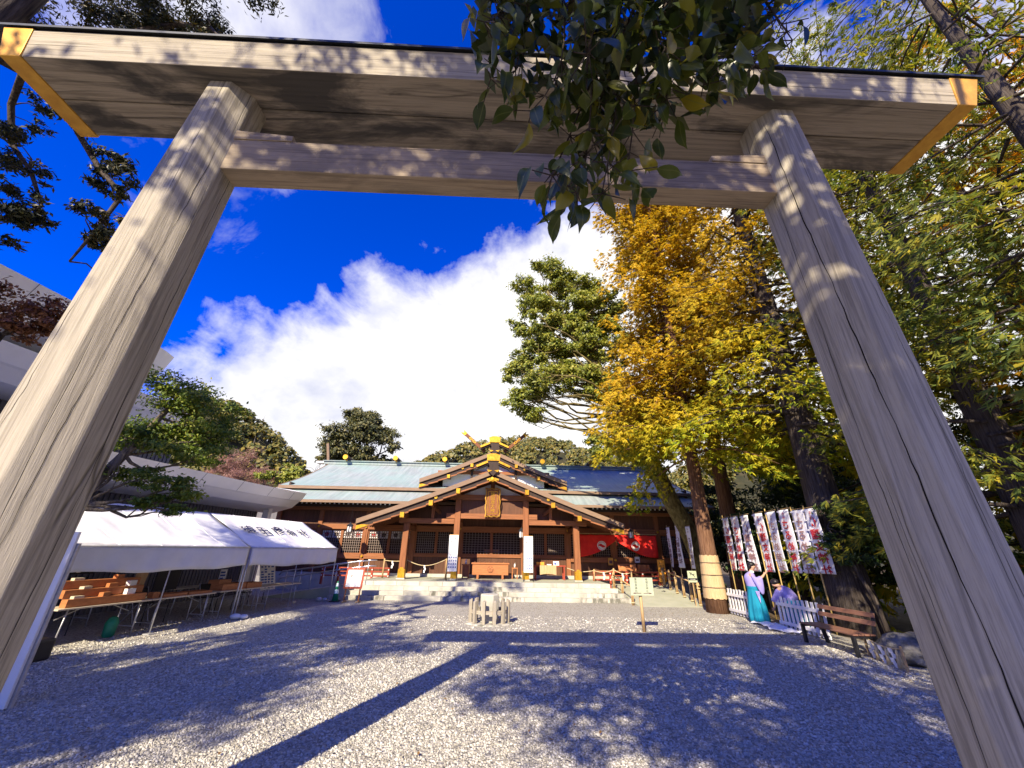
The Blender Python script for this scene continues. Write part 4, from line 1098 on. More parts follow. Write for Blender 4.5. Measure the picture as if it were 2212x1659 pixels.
# ------------------------------------------------------------------ tents and stall furniture
TA = Vector((.216, .976, 0)); TN = Vector((.976, -.216, 0)); T0 = Vector((-6.47, 17.33, 0))
def W(s, o, z): return T0 + TA*s + TN*o + Vector((0, 0, z))
TROT = math.atan2(TN.y, TN.x)
def tent(s0, s1, lab, words):
    o = thing('event_tent', lab, 'tent', W((s0+s1)/2, -1.8, 0))
    L = s1-s0
    def slope(side):
        def F(u, v):
            oo = -1.8+side*1.88*v
            wr = (.020*math.sin(u*23+v*6)+.012*math.sin(u*51-v*9))*math.sin(math.pi*v)+.010*math.sin(u*80)*v*v - .05*math.sin(math.pi*v)*(abs(math.sin(u*math.pi*2)))
            return W(s0+L*u, oo, 2.86-1.0*v+wr)
        return F
    for side in (1, -1):
        MB().grid(slope(side), 36, 14).build('canopy', M['cloth_w'], o, smooth=True, solid=.004)
    for u_ in (.2, .4, .6, .8):
        F_ = slope(1); MB().tube([F_(u_, k/10)+Vector((.004, 0, .006)) for k in range(11)], .008, 5).build('seam', M['cloth_w'], o)
    def val(u, v):
        sw = .035*math.sin(u*31+v*2)*v+.02*math.sin(u*67)*v
        return W(s0+.03+(L-.06)*u, .07+sw*.6, 1.85-.48*v+.02*math.sin(u*14)*v - .05*v*math.sin(math.pi*u))
    MB().grid(val, 60, 6).build('valance', M['cloth_w'], o, smooth=True, solid=.003)
    MB().grid(lambda u, v: W(s0+.03+(L-.06)*u, -3.67, 1.85-.4*v), 8, 2).build('valance', M['cloth_w'], o, solid=.003)
    MB().tube([W(s0, .06, 1.86), W(s1, .06, 1.86)], .025, 8).build('eave_bar', M['pipe'], o, smooth=True)
    MB().tube([W(s0, -1.8, 2.82), W(s1, -1.8, 2.82)], .025, 8).build('ridge_bar', M['pipe'], o, smooth=True)
    for s in (s0+.02, s1-.02):
        for oo in (.04, -3.62):
            MB().tube([W(s, oo, 0), W(s, oo, 1.84)], .022, 8).build('pole', M['pipe'], o, smooth=True)
            MB().beam(W(s, oo-.09, .012), W(s, oo+.09, .012), .16, .02).build('base_plate', M['pipe'], o)
        MB().tube([W(s, .04, 1.83), W(s, -1.8, 2.80), W(s, -3.62, 1.83)], .02, 8).build('rafter_bar', M['pipe'], o, smooth=True)
    for s in ((s0+s1)/2,):
        MB().tube([W(s, .02, 0), W(s, .02, 1.84)], .013, 7).build('prop', M['pipe'], o, smooth=True)
        MB().beam(W(s, -.08, .012), W(s, .10, .012), .16, .02).build('base_plate', M['pipe'], o)
    if words:
        F = slope(1)
        ch = list(words)
        for i, c in enumerate(ch):
            uc = .17+.15*i
            def pl(a, b, uc=uc):
                u = uc+a/L; v = .46-b/2.1
                p = F(u, v); return p+Vector((.03, -.007, .042))
            text_mesh(c, .52, M['fadedblue'], 'lettering', o, pl, vertical=False, bold=.012)
M['fadedblue'] = plain('navy_lettering', (.03, .03, .08), .7)
tent(-4.46, 0, 'white canvas tent nearer the shrine with dark characters on its roof', '猿田彦神社')
tent(-8.98, -4.52, 'white canvas tent nearer the gate, its roof in tree shade', '')
MB().tube([W(-.02, .06, 1.84), W(.0, .12, 1.98)], .02, 6)
def weight(s, oo, lab, m='cloth_w', r=.15):
    p = W(s, oo, 0)
    q_ = MB().sphere((0, 0, .07), (r, r*.8, .075), 12, 6); q_.sphere((.2, .05, .06), (r*.8, r*.7, .065), 12, 6)
    ob = q_.build('weight_bag', M[m], None, smooth=True); ob.location = p; setp(ob, lab, 'weight bag')
weight(-4.5, .15, 'white weight bags at the foot of the pole between the two tents')
weight(-.25, -.2, 'pale weight bag at the foot of the far tent corner pole', 'pipe', .12)
b_ = setp(MB().box(-.2, .2, -.18, .18, .001, .34).build('weight_case', M['black'], None, bevel=.04), 'dark case on the gravel at the near tent corner', 'case')
b_.location = (-8.05, 8.35, 0)
o = thing('white_post_board', 'narrow white board standing behind the lit gate pillar', 'board', (-6.06, 6.15, 0), 0)
MB().box(-6.22, -5.96, 6.14, 6.18, .02, 2.05).build('panel', M['conc'], o, bevel=.004)
MB().box(-6.2, -6.16, 6.19, 6.23, 0, 1.9).build('strut', M['pipe'], o); MB().box(-5.98, -5.94, 6.19, 6.23, 0, 1.9).build('strut', M['pipe'], o)

def table(s0, s1, o0, o1, lab, z=.70):
    t = thing('folding_table', lab, 'table', W((s0+s1)/2, (o0+o1)/2, 0))
    top = MB(); a = [W(s0, o0, z-.03), W(s1, o0, z-.03), W(s1, o1, z-.03), W(s0, o1, z-.03)]
    top.ext(a, (0, 0, .03)).build('tabletop', M['ply'], t, bevel=.005)
    for s, d in ((s0+.18, 1), (s1-.18, -1)):
        for oo in (o0+.06*np.sign(o1-o0), o1-.06*np.sign(o1-o0)):
            MB().tube([W(s, oo, 0), W(s+d*.03, oo, z-.03)], .013, 7).build('leg', M['pipe'], t, smooth=True)
        MB().tube([W(s, o0+.06*np.sign(o1-o0), .18), W(s, o1-.06*np.sign(o1-o0), .18)], .010, 6).build('crossbar', M['pipe'], t)
        MB().tube([W(s+d*.02, (o0+o1)/2, z-.22), W(s+d*.45, (o0+o1)/2, z-.04)], .009, 6).build('stay', M['pipe'], t)
table(-8.55, -6.75, -.22, -.82, 'folding table nearest the gate with a stepped wooden display rack')
table(-6.7, -4.95, -.24, -.84, 'folding table in the near tent carrying flat wooden trays')
table(-4.75, -3.0, -.32, -.92, 'folding table with two orange-brown wooden boxes behind the tent pole')
table(-2.95, -1.25, -.36, -.96, 'bare folding table nearest the shrine in the far tent')
table(-4.6, -2.85, -2.1, -2.7, 'folding table at the back of the far tent')
table(-8.0, -6.2, -2.3, -2.9, 'folding table at the back of the near tent')
def crate(s, oo, z, ls, lo, h, lab, nm='wooden_box', m='boxwood', lid=False):
    b = thing(nm, lab, 'box', W(s, oo, z))
    t = .018
    def w(a0, a1, b0, b1, z0, z1, n): MB().ext([W(s+a0, oo+b0, z+z0), W(s+a1, oo+b0, z+z0), W(s+a1, oo+b1, z+z0), W(s+a0, oo+b1, z+z0)], (0, 0, z1-z0)).build(n, M[m], b)
    w(-ls/2, ls/2, -lo/2, lo/2, 0, t, 'bottom'); w(-ls/2, ls/2, -lo/2, -lo/2+t, t, h, 'side'); w(-ls/2, ls/2, lo/2-t, lo/2, t, h, 'side')
    w(-ls/2, -ls/2+t, -lo/2+t, lo/2-t, t, h, 'end'); w(ls/2-t, ls/2, -lo/2+t, lo/2-t, t, h, 'end')
crate(-4.2, -.62, .70, .85, .42, .17, 'longer open orange-brown box on the table behind the tent pole')
crate(-3.45, -.60, .70, .60, .42, .15, 'shorter open orange-brown box on the table behind the tent pole')
crate(-4.45, -.72, .875, .42, .36, .10, 'flat brown tray resting on the longer box', 'wooden_tray')
crate(-6.1, -.5, .70, .62, .40, .07, 'flat wooden tray at the middle of the second table', 'wooden_tray')
crate(-5.4, -.5, .70, .70, .40, .06, 'flat wooden tray at the far end of the second table', 'wooden_tray')
crate(-6.55, -.45, .70, .16, .16, .13, 'small square wooden box beside the stepped rack')
rk = thing('display_rack', 'stepped dark wooden display rack full of small items on the near table', 'rack', W(-7.6, -.5, .70))
for i in range(3):
    MB().ext([W(-8.4, -.30-.16*i, .702+.16*i), W(-6.85, -.30-.16*i, .702+.16*i), W(-6.85, -.46-.16*i, .702+.16*i), W(-8.4, -.46-.16*i, .702+.16*i)], (0, 0, .15)).build('step', M['boxwood'], rk, bevel=.004)
for i, (s, k) in enumerate(((-8.2, 0), (-7.7, 0), (-7.2, 0), (-8.0, 1), (-7.5, 1), (-7.1, 1), (-8.1, 2), (-7.3, 2))):
    p = W(s, -.38-.16*k, .852+.16*k)
    c_ = MB().box(-.09, .09, -.05, .05, .001, .05+.03*(i % 3)).build('charm_packet', M[('ply', 'boxwood', 'paper')[i % 3]], None)
    c_.location = p; c_.rotation_euler = (0, 0, TROT+math.pi/2+.2*(i % 2))
    setp(c_, None, 'packet', 'packets on the display rack'); c_['label'] = ('tan', 'brown', 'white')[i % 3]+' packet on the '+('bottom', 'middle', 'top')[k]+' step of the display rack, '+(['near end', 'middle', 'far end'][[0, 1, 2, 0, 1, 2, 0, 2][i]])
# uprights, panels and posters at the back of the tents
def panel(s0, s1, oo, z0, z1, m, lab, nm='notice_board', lean=.0, print_=None, cat='panel'):
    p = thing(nm, lab, cat, W((s0+s1)/2, oo, 0))
    q4 = [W(s0, oo, z0), W(s1, oo, z0), W(s1, oo-lean, z1), W(s0, oo-lean, z1)]
    MB().ext(q4, TN*.02).build('sheet', M[m], p)
    for s in (s0+.03, s1-.03): MB().tube([W(s, oo-.04-lean, 0), W(s, oo-.04-lean, z1)], .012, 6).build('stand_leg', M['black'], p)
    if print_:
        pm_ = MB(); rows, cols, dens = print_
        for r in range(rows):
            for c in range(cols):
                if random.random() < dens:
                    u0 = s0+(s1-s0)*(.06+.88*c/cols); u1 = u0+(s1-s0)*.88/cols*random.uniform(.5, .92)
                    v0 = .05+.9*r/rows; v1 = v0+.9/rows*.6
                    f = lambda u, v: W(u, oo-lean*v, z0+(z1-z0)*v)+TN*.023
                    pm_.add([f(u0, v0), f(u1, v0), f(u1, v1), f(u0, v1)], [(0, 1, 2, 3)])
        pm_.build('print', M['blueink' if m != 'black' else 'paper'], p)
panel(-1.9, -1.15, -1.5, .45, 1.75, 'paper', 'tall pale board with blue printed columns at the back of the far tent', lean=.35, print_=(14, 4, .8), cat='notice board')
panel(-3.05, -2.65, -1.4, .75, 1.7, 'paper', 'plain tall white panel just right of the middle tent pole', cat='notice board')
panel(-3.75, -3.5, -1.5, .72, 1.2, 'paper', 'small white printed notice behind the orange-brown boxes', print_=(5, 1, .9), cat='notice board')
panel(-6.0, -5.35, -1.2, .78, 2.0, 'black', 'black hanging panel in the middle of the near tent', cat='panel')
panel(-8.0, -7.3, -1.5, 1.25, 1.9, 'black', 'dark cloth panel with white squiggles above the display rack', print_=(3, 4, .5), cat='panel')
pd = thing('wooden_paddle_sign', 'wooden plaque sign on a black stand beside the display rack', 'sign', W(-6.75, -.75, .7))
MB().ext([W(-6.92, -.75, .98), W(-6.66, -.75, .98), W(-6.58, -.75, 1.6), W(-6.86, -.75, 1.6)], TN*.03).build('plaque', M['bamboo'], pd)
MB().ext([W(-6.84, -.78, .70), W(-6.80, -.78, .70), W(-6.76, -.78, 1.1), W(-6.80, -.78, 1.1)], TN*.02).build('stand', M['black'], pd)
for s, oo, lab in ((-3.9, -1.6, 'folding chair behind the boxes in the far tent'), (-2.4, -1.7, 'folding chair behind the bare table in the far tent'), (-5.6, -1.9, 'folding chair at the back of the near tent')):
    ch = thing('folding_chair', lab, 'chair', W(s, oo, 0), TROT)
    for y in (-.2, .2):
        MB().tube([(.2, y, 0), (-.16, y, .82)], .011, 6).build('leg', M['pipe'], ch, local=True); MB().tube([(-.2, y, 0), (.16, y, .44)], .011, 6).build('leg', M['pipe'], ch, local=True)
    MB().box(-.18, .2, -.2, .2, .43, .46).build('seat', M['black'], ch, local=True, bevel=.01); MB().box(-.17, -.15, -.2, .2, .62, .80).build('backrest', M['black'], ch, local=True, bevel=.008)
bk = thing('waste_bin', 'dark green bin bag stand under the near table', 'bin', W(-7.2, -.55, 0))
MB().loft([[(lambda a: W(-7.2+r*math.cos(a), -.55+r*math.sin(a), z))(R(30*k)) for k in range(12)] for z, r in ((0, .09), (.04, .11), (.28, .12), (.37, .08), (.40, .03))]).build('bag', M['green'], bk, smooth=True)

# ------------------------------------------------------------------ white modern hall on the left
UA = Vector((.145, .989, 0)).normalized(); UN = Vector((UA.y, -UA.x, 0)); U0 = Vector((-10.0, 10.3, 0))
def WB(s, o, z): return U0 + UA*s + UN*o + Vector((0, 0, z))
def hall():
    o = thing('white_hall', 'modern hall with stacked white curved eaves behind the tents', 'building', WB(0, -3, 0))
    def eave(s0, s1, oz, zt, fh, depth, tipl, name='eave'):
        rings = []
        n = 26
        for k in range(n+1):
            f = k/n; s = s0+(s1-s0)*f
            e = max(0, (s-(s1-tipl))/tipl)          # curve near the free tip
            dz = .22*e**2.2; inn = .75*e**3
            prof = [(oz-inn, zt+dz), (oz-.22-inn, zt-fh*.55+dz*.9), (oz-.30-inn, zt-fh*.60+dz*.9), (oz-.62-inn, zt-fh+dz*.7), (oz-depth, zt-fh-.12), (oz-depth, zt+.35), (oz-1.2-inn*.6, zt+.18+dz)]
            rings.append([WB(s, a, b) for a, b in prof])
        ev = MB().loft(rings).build(name, M['conc'], o, smooth=False)
        gr = MB()
        for k in range(0, n, 2):
            gr.beam(rings[k][1]+UN*.004, rings[k][0]+UN*.004, .012, .004, tuple(UN))
        gr.build('panel_joints', M['slate'], ev)
    eave(-12, 9.6, 0, 4.10, .62, 2.4, 5.0)
    eave(-12, 3.4, -1.2, 6.19, .74, 3.0, 3.5)
    eave(-12, 2.05, -1.1, 7.75, .84, 3.4, 3.5)
    wall = MB()
    wall.ext([WB(-12, -2.35, 0), WB(8.6, -2.35, 0), WB(8.6, -9, 0), WB(-12, -9, 0)], (0, 0, 3.5))
    wall.build('wall', M['slate'], o)
    up_ = MB(); up_.ext([WB(-12, -3.2, 3.4), WB(4.4, -3.2, 3.4), WB(4.4, -9, 3.4), WB(-12, -9, 3.4)], (0, 0, 2.4)); up_.build('upper_wall', M['slate'], o)
    u2_ = MB(); u2_.ext([WB(-12, -4.0, 5.6), WB(.2, -4.0, 5.6), WB(.2, -9, 5.6), WB(-12, -9, 5.6)], (0, 0, 1.8)); u2_.build('top_wall', M['slate'], o)
    me = MB().box(-.02, .02, -.05, .05, 0, 1).mesh('wall_slat')
    for i in range(100):      # ribs of the cladding
        for (oo, z0, h, smax) in ((-2.33, 0, 3.5, 8.6), (-3.18, 3.9, 1.8, 4.4)):
            s = -6+.15*i
            if s < smax:
                b = link_mesh('wall_slat', me, M['slate'], o); b.matrix_parent_inverse = world_of(o).inverted()
                b.location = WB(s, oo, z0); b.scale = (1, 1, h); b.rotation_euler = (0, 0, math.atan2(UN.y, UN.x))
    p = MB().box(-.13, .13, -.13, .13, 0, 3.55).build('corner_post', M['white'], o, local=False)
    p.location = WB(8.3, -1.6, 0)
hall()
an = thing('flat_roofed_annex', 'low building with grey flat roof between the white hall and the shrine', 'building', (-15.5, 33, 0))
MB().box(-21, -11, 31, 38, 0, 5.3).build('wall', M['slate'], an); MB().box(-22, -10.2, 30, 39, 5.3, 5.75).build('flat_roof', M['asphalt'], an); MB().box(-22.05, -10.15, 29.95, 39.05, 5.755, 5.85).build('roof_trim', M['roofcap'], an)
# ------------------------------------------------------------------ people
def skin_body(name, pts, edges, parent, mat, root=0):
    me = bpy.data.meshes.new(name)
    me.from_pydata([p[:3] for p in pts], edges, [])
    ob = bpy.data.objects.new(name, me); COL.objects.link(ob)
    sk = ob.modifiers.new('k', 'SKIN'); sk.use_smooth_shade = True
    sl = me.skin_vertices[0].data
    for i, p in enumerate(pts):
        r = p[3] if isinstance(p[3], tuple) else (p[3], p[3]); sl[i].radius = r
        sl[i].use_root = (i == root)
    sb = ob.modifiers.new('s', 'SUBSURF'); sb.levels = 2; sb.render_levels = 2
    dg = bpy.context.evaluated_depsgraph_get(); dg.update()
    m2 = bpy.data.meshes.new_from_object(ob.evaluated_get(dg))
    COL.objects.unlink(ob); bpy.data.objects.remove(ob)
    m2.polygons.foreach_set('use_smooth', [True]*len(m2.polygons)); m2.materials.clear()
    return link_mesh(name, m2, mat, parent, True)
def ring(c, rx, ry, n=20, tilt=0.0, wav=0.0, ph=0.0):
    return [(c[0]+rx*(1+wav*math.sin(9*2*math.pi*k/n+ph))*math.cos(2*math.pi*k/n), c[1]+ry*(1+wav*math.sin(9*2*math.pi*k/n+ph))*math.sin(2*math.pi*k/n), c[2]+tilt*math.cos(2*math.pi*k/n)) for k in range(n)]

def hand(pts, edges, wrist, d, curl):
    """five fingers on a palm; returns with chains appended (local frame: d forward, up curl)"""
    d = Vector(d).normalized(); u = Vector(curl).normalized(); s = d.cross(u).normalized()
    base = Vector(pts[wrist][:3]); palm = len(pts)
    pts.append((*(base+d*.055), (.034, .018))); edges.append((wrist, palm))
    for k, (off, ln) in enumerate(((-.027, .055), (-.009, .066), (.009, .07), (.027, .062))):
        a = len(pts); p = base+d*.09+s*off
        pts.append((*p, .010)); q = p+d*ln*.5+u*.012; pts.append((*q, .009)); e = q+d*ln*.25+u*.035; pts.append((*e, .007))
        edges += [(palm, a), (a, a+1), (a+1, a+2)]
    a = len(pts); p = base+d*.05-s*.045; pts.append((*p, .011)); pts.append((*(p+d*.03-s*.012+u*.02), .009)); edges += [(palm, a), (a, a+1)]

def face_parts(body, hc, f, upv):
    """hc head centre, f facing, upv up"""
    f = Vector(f).normalized(); u = Vector(upv).normalized(); s = f.cross(u).normalized(); c = Vector(hc)
    e = MB()
    for k in (-1, 1): e.sphere(c+f*.088+s*k*.032+u*.012, (.012, .012, .008), 8, 5)
    e.build('eyes', M['ink'], body, local=True)
    m = MB(); m.beam(c+f*.086+s*-.022-u*.062, c+f*.086+s*.022-u*.062, .012, .008, tuple(u)); m.build('mouth', M['redwood'], body, local=True)

def standing():
    P = thing('person', 'person in lavender robe and turquoise hakama reaching up to a banner pole', 'person', (8.02, 13.24, 0), R(-27))
    # local frame: faces +X
    pts = [(0, 0, .92, (.12, .10)), (.0, 0, 1.10, (.12, .10)), (-.02, 0, 1.28, (.14, .10)), (.0, 0, 1.37, (.07, .06)), (.05, 0, 1.44, (.048, .048)), (.09, 0, 1.53, (.088, .075)), (.095, 0, 1.60, (.085, .072)),
           (-.01, .19, 1.31, .055), (.14, .22, 1.15, .045), (.30, .12, 1.26, .036), (.36, .08, 1.31, .026),
           (-.01, -.19, 1.31, .055), (.14, -.22, 1.15, .045), (.32, -.10, 1.29, .036), (.37, -.06, 1.35, .026),
           (0, .10, .86, .09), (.02, .11, .48, .06), (.0, .11, .08, .04), (.12, .12, .035, .035),
           (0, -.10, .86, .09), (.02, -.11, .48, .06), (.0, -.11, .08, .04), (.12, -.12, .035, .035),
           (.185, 0, 1.545, .016), (.10, .085, 1.55, .018), (.10, -.085, 1.55, .018)]
    ed = [(0, 1), (1, 2), (2, 3), (3, 4), (4, 5), (5, 6), (2, 7), (7, 8), (8, 9), (9, 10), (2, 11), (11, 12), (12, 13), (13, 14), (0, 15), (15, 16), (16, 17), (17, 18), (0, 19), (19, 20), (20, 21), (21, 22), (5, 23), (5, 24), (5, 25)]
    hand(pts, ed, 10, (.7, -.1, .6), (-.3, -.5, .3)); hand(pts, ed, 14, (.7, .1, .6), (-.3, .5, .3))
    b = skin_body('body', pts, ed, P, M['skin'])
    face_parts(b, (.095, 0, 1.55), (1, 0, -.1), (0, 0, 1))
    # hair and cap
    h = MB(); h.sphere((.065, 0, 1.605), (.125, .105, .088), 16, 10); h.sphere((.02, 0, 1.56), (.085, .098, .085), 14, 8); h.build('hair', M['hair'], b, local=True, smooth=True)
    # robe
    MB().loft([ring((-.01, 0, .88), .175, .205), ring((-.01, 0, 1.0), .165, .20), ring((-.03, 0, 1.15), .175, .215), ring((-.04, 0, 1.27), .165, .225), ring((-.02, 0, 1.34), .125, .17), ring((.0, 0, 1.385), .072, .075), ring((.01, 0, 1.41), .06, .062)]).build('robe', M['robe'], P, local=True, smooth=True, sub=1)
    for s in (-1, 1):
        sh = MB()
        A = Vector((-.02, s*.19, 1.31)); E = Vector((.14, s*.23, 1.16)); Wr = Vector((.28, s*.13, 1.24))
        def sl(c, d, wdt, drop):
            d = Vector(d).normalized(); a = d.cross(Vector((0, 0, 1))).normalized()
            return [c+a*(wdt*math.cos(t))+Vector((0, 0, 1))*((.065 if math.sin(t) > 0 else drop)*math.sin(t)) for t in [2*math.pi*k/14 for k in range(14)]]
        sh.loft([sl(A, (1, 0, -.6), .075, .09), sl(A.lerp(E, .5), (1, s*.2, -.7), .072, .16), sl(E, (1, -s*.2, 0), .066, .34), sl(E.lerp(Wr, .55), (1, -s*.6, .4), .06, .46), sl(Wr, (1, -s*.6, .4), .055, .42)])
        sh.build('sleeve', M['robe'], P, local=True, smooth=True, sub=1)
    MB().loft([ring((.03, 0, 1.375), .078, .082, 16), ring((.045, 0, 1.43), .062, .066, 16)], cap=False).build('white_collar', M['paper'], P, local=True, smooth=True)
    MB().loft([ring((.0, 0, z), rx, ry, 72, wav=w, ph=.5) for z, rx, ry, w in ((.06, .265, .225, .11), (.20, .255, .222, .105), (.45, .235, .215, .085), (.70, .205, .205, .05), (.90, .18, .20, .008), (.99, .172, .20, .0))]).build('hakama', M['hakama'], P, local=True, smooth=True)
    MB().loft([ring((.0, 0, z), .182, .212, 24) for z in (.93, 1.0)], cap=False).build('waist_band', M['hakama'], P, local=True, smooth=True)
    MB().add([(.02, -.245, .88), (.13, -.225, .88), (.10, -.262, .55)], [(0, 1, 2)]).build('robe_slit', M['robe'], P, local=True, solid=.006)
    for s in (-1, 1): MB().sphere((.10, s*.12, .035), (.14, .05, .04), 12, 6).build('white_sock', M['paper'], P, local=True, smooth=True)
standing()
def bending():
    P = thing('person', 'dark-haired person in lavender and turquoise bending over behind the picket fence', 'person', (8.52, 12.2, 0), R(112))
    pts = [(0, 0, .62, (.13, .11)), (.12, 0, .80, (.13, .11)), (.26, 0, .97, (.14, .10)), (.33, 0, 1.04, (.07, .06)), (.39, 0, 1.06, (.048, .048)), (.47, 0, 1.10, (.085, .075)), (.52, 0, 1.13, (.08, .072)),
           (.27, .19, .98, .055), (.36, .23, .74, .045), (.50, .15, .56, .034), (.54, .13, .50, .026),
           (.27, -.19, .98, .055), (.36, -.23, .74, .045), (.50, -.15, .56, .034), (.54, -.13, .50, .026),
           (.04, .11, .55, .09), (.22, .13, .38, .065), (.02, .12, .08, .04), (.14, .12, .035, .035),
           (.04, -.11, .55, .09), (.22, -.13, .38, .065), (.02, -.12, .08, .04), (.14, -.12, .035, .035), (.56, 0, 1.05, .016)]
    ed = [(0, 1), (1, 2), (2, 3), (3, 4), (4, 5), (5, 6), (2, 7), (7, 8), (8, 9), (9, 10), (2, 11), (11, 12), (12, 13), (13, 14), (0, 15), (15, 16), (16, 17), (17, 18), (0, 19), (19, 20), (20, 21), (21, 22), (5, 23)]
    hand(pts, ed, 10, (.5, 0, -.8), (.5, -.3, .3)); hand(pts, ed, 14, (.5, 0, -.8), (.5, .3, .3))
    b = skin_body('body', pts, ed, P, M['skin'])
    face_parts(b, (.48, 0, 1.10), (.8, 0, -.6), (.6, 0, .8))
    h = MB(); h.sphere((.475, 0, 1.155), (.115, .098, .09), 16, 10); h.build('hair', M['hair'], b, local=True, smooth=True)
    def rg(c, d, a, bb):
        d = Vector(d).normalized(); s = Vector((0, 1, 0)); u = d.cross(s)
        return [Vector(c)+s*(bb*math.sin(t))+u*(a*math.cos(t)) for t in [2*math.pi*k/20 for k in range(20)]]
    D = (.55, 0, .72)
    MB().loft([rg((.02, 0, .66), D, .17, .20), rg((.12, 0, .80), D, .175, .215), rg((.22, 0, .92), D, .165, .225), rg((.30, 0, 1.0), D, .12, .16), rg((.34, 0, 1.05), D, .065, .07)]).build('robe', M['robe'], P, local=True, smooth=True, sub=1)
    for s in (-1, 1):
        A = Vector((.25, s*.19, .98)); E = Vector((.36, s*.235, .74)); Wr = Vector((.46, s*.17, .60))
        MB().loft([[c+Vector((r1*math.cos(t), r2_*math.sin(t), dz*math.cos(t))) for t in [2*math.pi*k/14 for k in range(14)]] for c, r1, r2_, dz in ((A, .08, .075, .06), (A.lerp(E, .5), .10, .07, .03), (E, .15, .065, 0), (Wr, .17, .055, .05))]).build('sleeve', M['robe'], P, local=True, smooth=True, sub=1)
    MB().loft([ring((x, 0, z), rx, ry, 72, wav=w) for x, z, rx, ry, w in ((.04, .05, .33, .28, .06), (.05, .25, .31, .27, .05), (.06, .45, .27, .25, .03), (.04, .62, .20, .22, .01), (.05, .72, .17, .205, 0))]).build('hakama', M['hakama'], P, local=True, smooth=True)
    for s in (-1, 1): MB().sphere((.12, s*.12, .035), (.14, .05, .04), 12, 6).build('white_sock', M['paper'], P, local=True, smooth=True)
bending()
# ------------------------------------------------------------------ vegetation
def unit(a): return a/np.maximum(1e-9, np.linalg.norm(a, axis=-1, keepdims=True))
def leaf_quads(C, N, T, L, Wd, fold=.25):
    """rhombic folded leaves: centres, normals, long axes, lengths, widths"""
    n = len(C); L = np.broadcast_to(L, n)[:, None]; Wd = np.broadcast_to(Wd, n)[:, None]
    T = unit(T - N*np.sum(T*N, 1, keepdims=True)); B = np.cross(N, T)
    V = np.stack([C-T*L/2, C+B*Wd/2+N*fold*Wd-T*L*.06, C+T*L/2, C-B*Wd/2+N*fold*Wd-T*L*.06], 1)
    return V.reshape(-1, 3), np.arange(n*4).reshape(-1, 4)
def sph(n, rs): return unit(rs.normal(size=(n, 3)))

def clump_leaves(clumps, per, L, Wd, rs, sub=14, flat=.75, droop=.0):
    """leaves gathered in tufts on the skin of every clump"""
    Cs = []; Ns = []; Ts = []
    for (c, r) in clumps:
        c = np.array(c); r = np.array(r if isinstance(r, (tuple, list)) else (r, r, r*flat))
        ns = max(5, int(sub*(r.mean())**1.3)); n = int(per*(r.mean())**1.6)
        d = sph(ns, rs); d[:, 2] = d[:, 2]*.8+.15
        sc = c + d*r*rs.uniform(.45, 1.0, (ns, 1))
        k = rs.randint(0, ns, n)
        off = rs.normal(size=(n, 3))*(.23*r*rs.uniform(.6, 1.25, (n, 1)))
        off[:, 2] *= .7
        p = sc[k]+off
        o = unit(p-c)
        N = unit(o*.55+rs.normal(size=(n, 3))*.55+np.array((-.15, -.35, .45)))
        T = unit(o*.6+rs.normal(size=(n, 3))*.7+np.array((0, 0, -droop)))
        Cs.append(p); Ns.append(N); Ts.append(T)
    C = np.concatenate(Cs); N = np.concatenate(Ns); T = np.concatenate(Ts); n = len(C)
    return leaf_quads(C, N, T, L*rs.uniform(.7, 1.25, n), Wd*rs.uniform(.7, 1.2, n))

def bend(p0, p1, rs, k=7, wob=.12, sag=0.0, lift=0.0):
    p0, p1 = np.array(p0, float), np.array(p1, float); d = np.linalg.norm(p1-p0)
    out = []; w = rs.normal(size=3)*wob*d; w2 = rs.normal(size=3)*wob*.5*d
    for i in range(k):
        f = i/(k-1)
        out.append(tuple(p0*(1-f)+p1*f+w*math.sin(math.pi*f)+w2*math.sin(2*math.pi*f)+np.array((0, 0, -sag*d*math.sin(math.pi*f)+lift*d*f*(1-f)))))
    return out

def bark(name, cols, sz=(9, 9, 1.2)):
    return pmat(name, cols, scale=sz, ns=2.2, detail=7, rough=.9, bump=.035, bs=2.4, spec=.15)
M['bark_grey'] = bark('grey_bark', [(.06, .048, .035), (.16, .13, .095), (.24, .20, .15)])
M['bark_red'] = bark('cedar_bark', [(.07, .035, .02), (.17, .088, .05), (.26, .15, .09)], (14, 14, .9))
M['bark_moss'] = bark('mossy_bark', [(.06, .045, .02), (.15, .12, .045), (.24, .20, .08)], (4, 4, 2))
M['bark_dark'] = bark('dark_bark', [(.025, .02, .018), (.07, .055, .045), (.12, .10, .085)], (12, 12, 1.0))
M['lf_camphor'] = leaf_mat('camphor_leaves', [(.05, .08, .017), (.16, .20, .028), (.31, .325, .045), (.46, .42, .07)], trans=.32)
M['lf_orange'] = leaf_mat('autumn_cedar_sprays', [(.14, .12, .012), (.42, .22, .014), (.66, .31, .016), (.74, .43, .04)], trans=.40, patch=.62, rough=.65, spec=.15)
M['lf_gold'] = leaf_mat('gold_green_cedar_sprays', [(.06, .11, .012), (.22, .25, .016), (.46, .38, .02), (.64, .42, .025)], trans=.42, patch=.6, rough=.65, spec=.15)
M['lf_cedar'] = leaf_mat('green_cedar_sprays', [(.035, .065, .024), (.10, .145, .03), (.25, .26, .036), (.50, .38, .035)], trans=.4, patch=.5, rough=.65, spec=.15)
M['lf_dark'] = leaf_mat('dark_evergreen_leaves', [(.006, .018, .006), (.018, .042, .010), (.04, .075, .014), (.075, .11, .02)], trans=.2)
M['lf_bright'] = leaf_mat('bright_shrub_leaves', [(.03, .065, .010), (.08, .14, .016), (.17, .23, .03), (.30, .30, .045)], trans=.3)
M['lf_pine'] = leaf_mat('shaded_top_leaves', [(.008, .014, .012), (.02, .03, .018), (.05, .055, .02), (.13, .09, .02)], trans=.12)
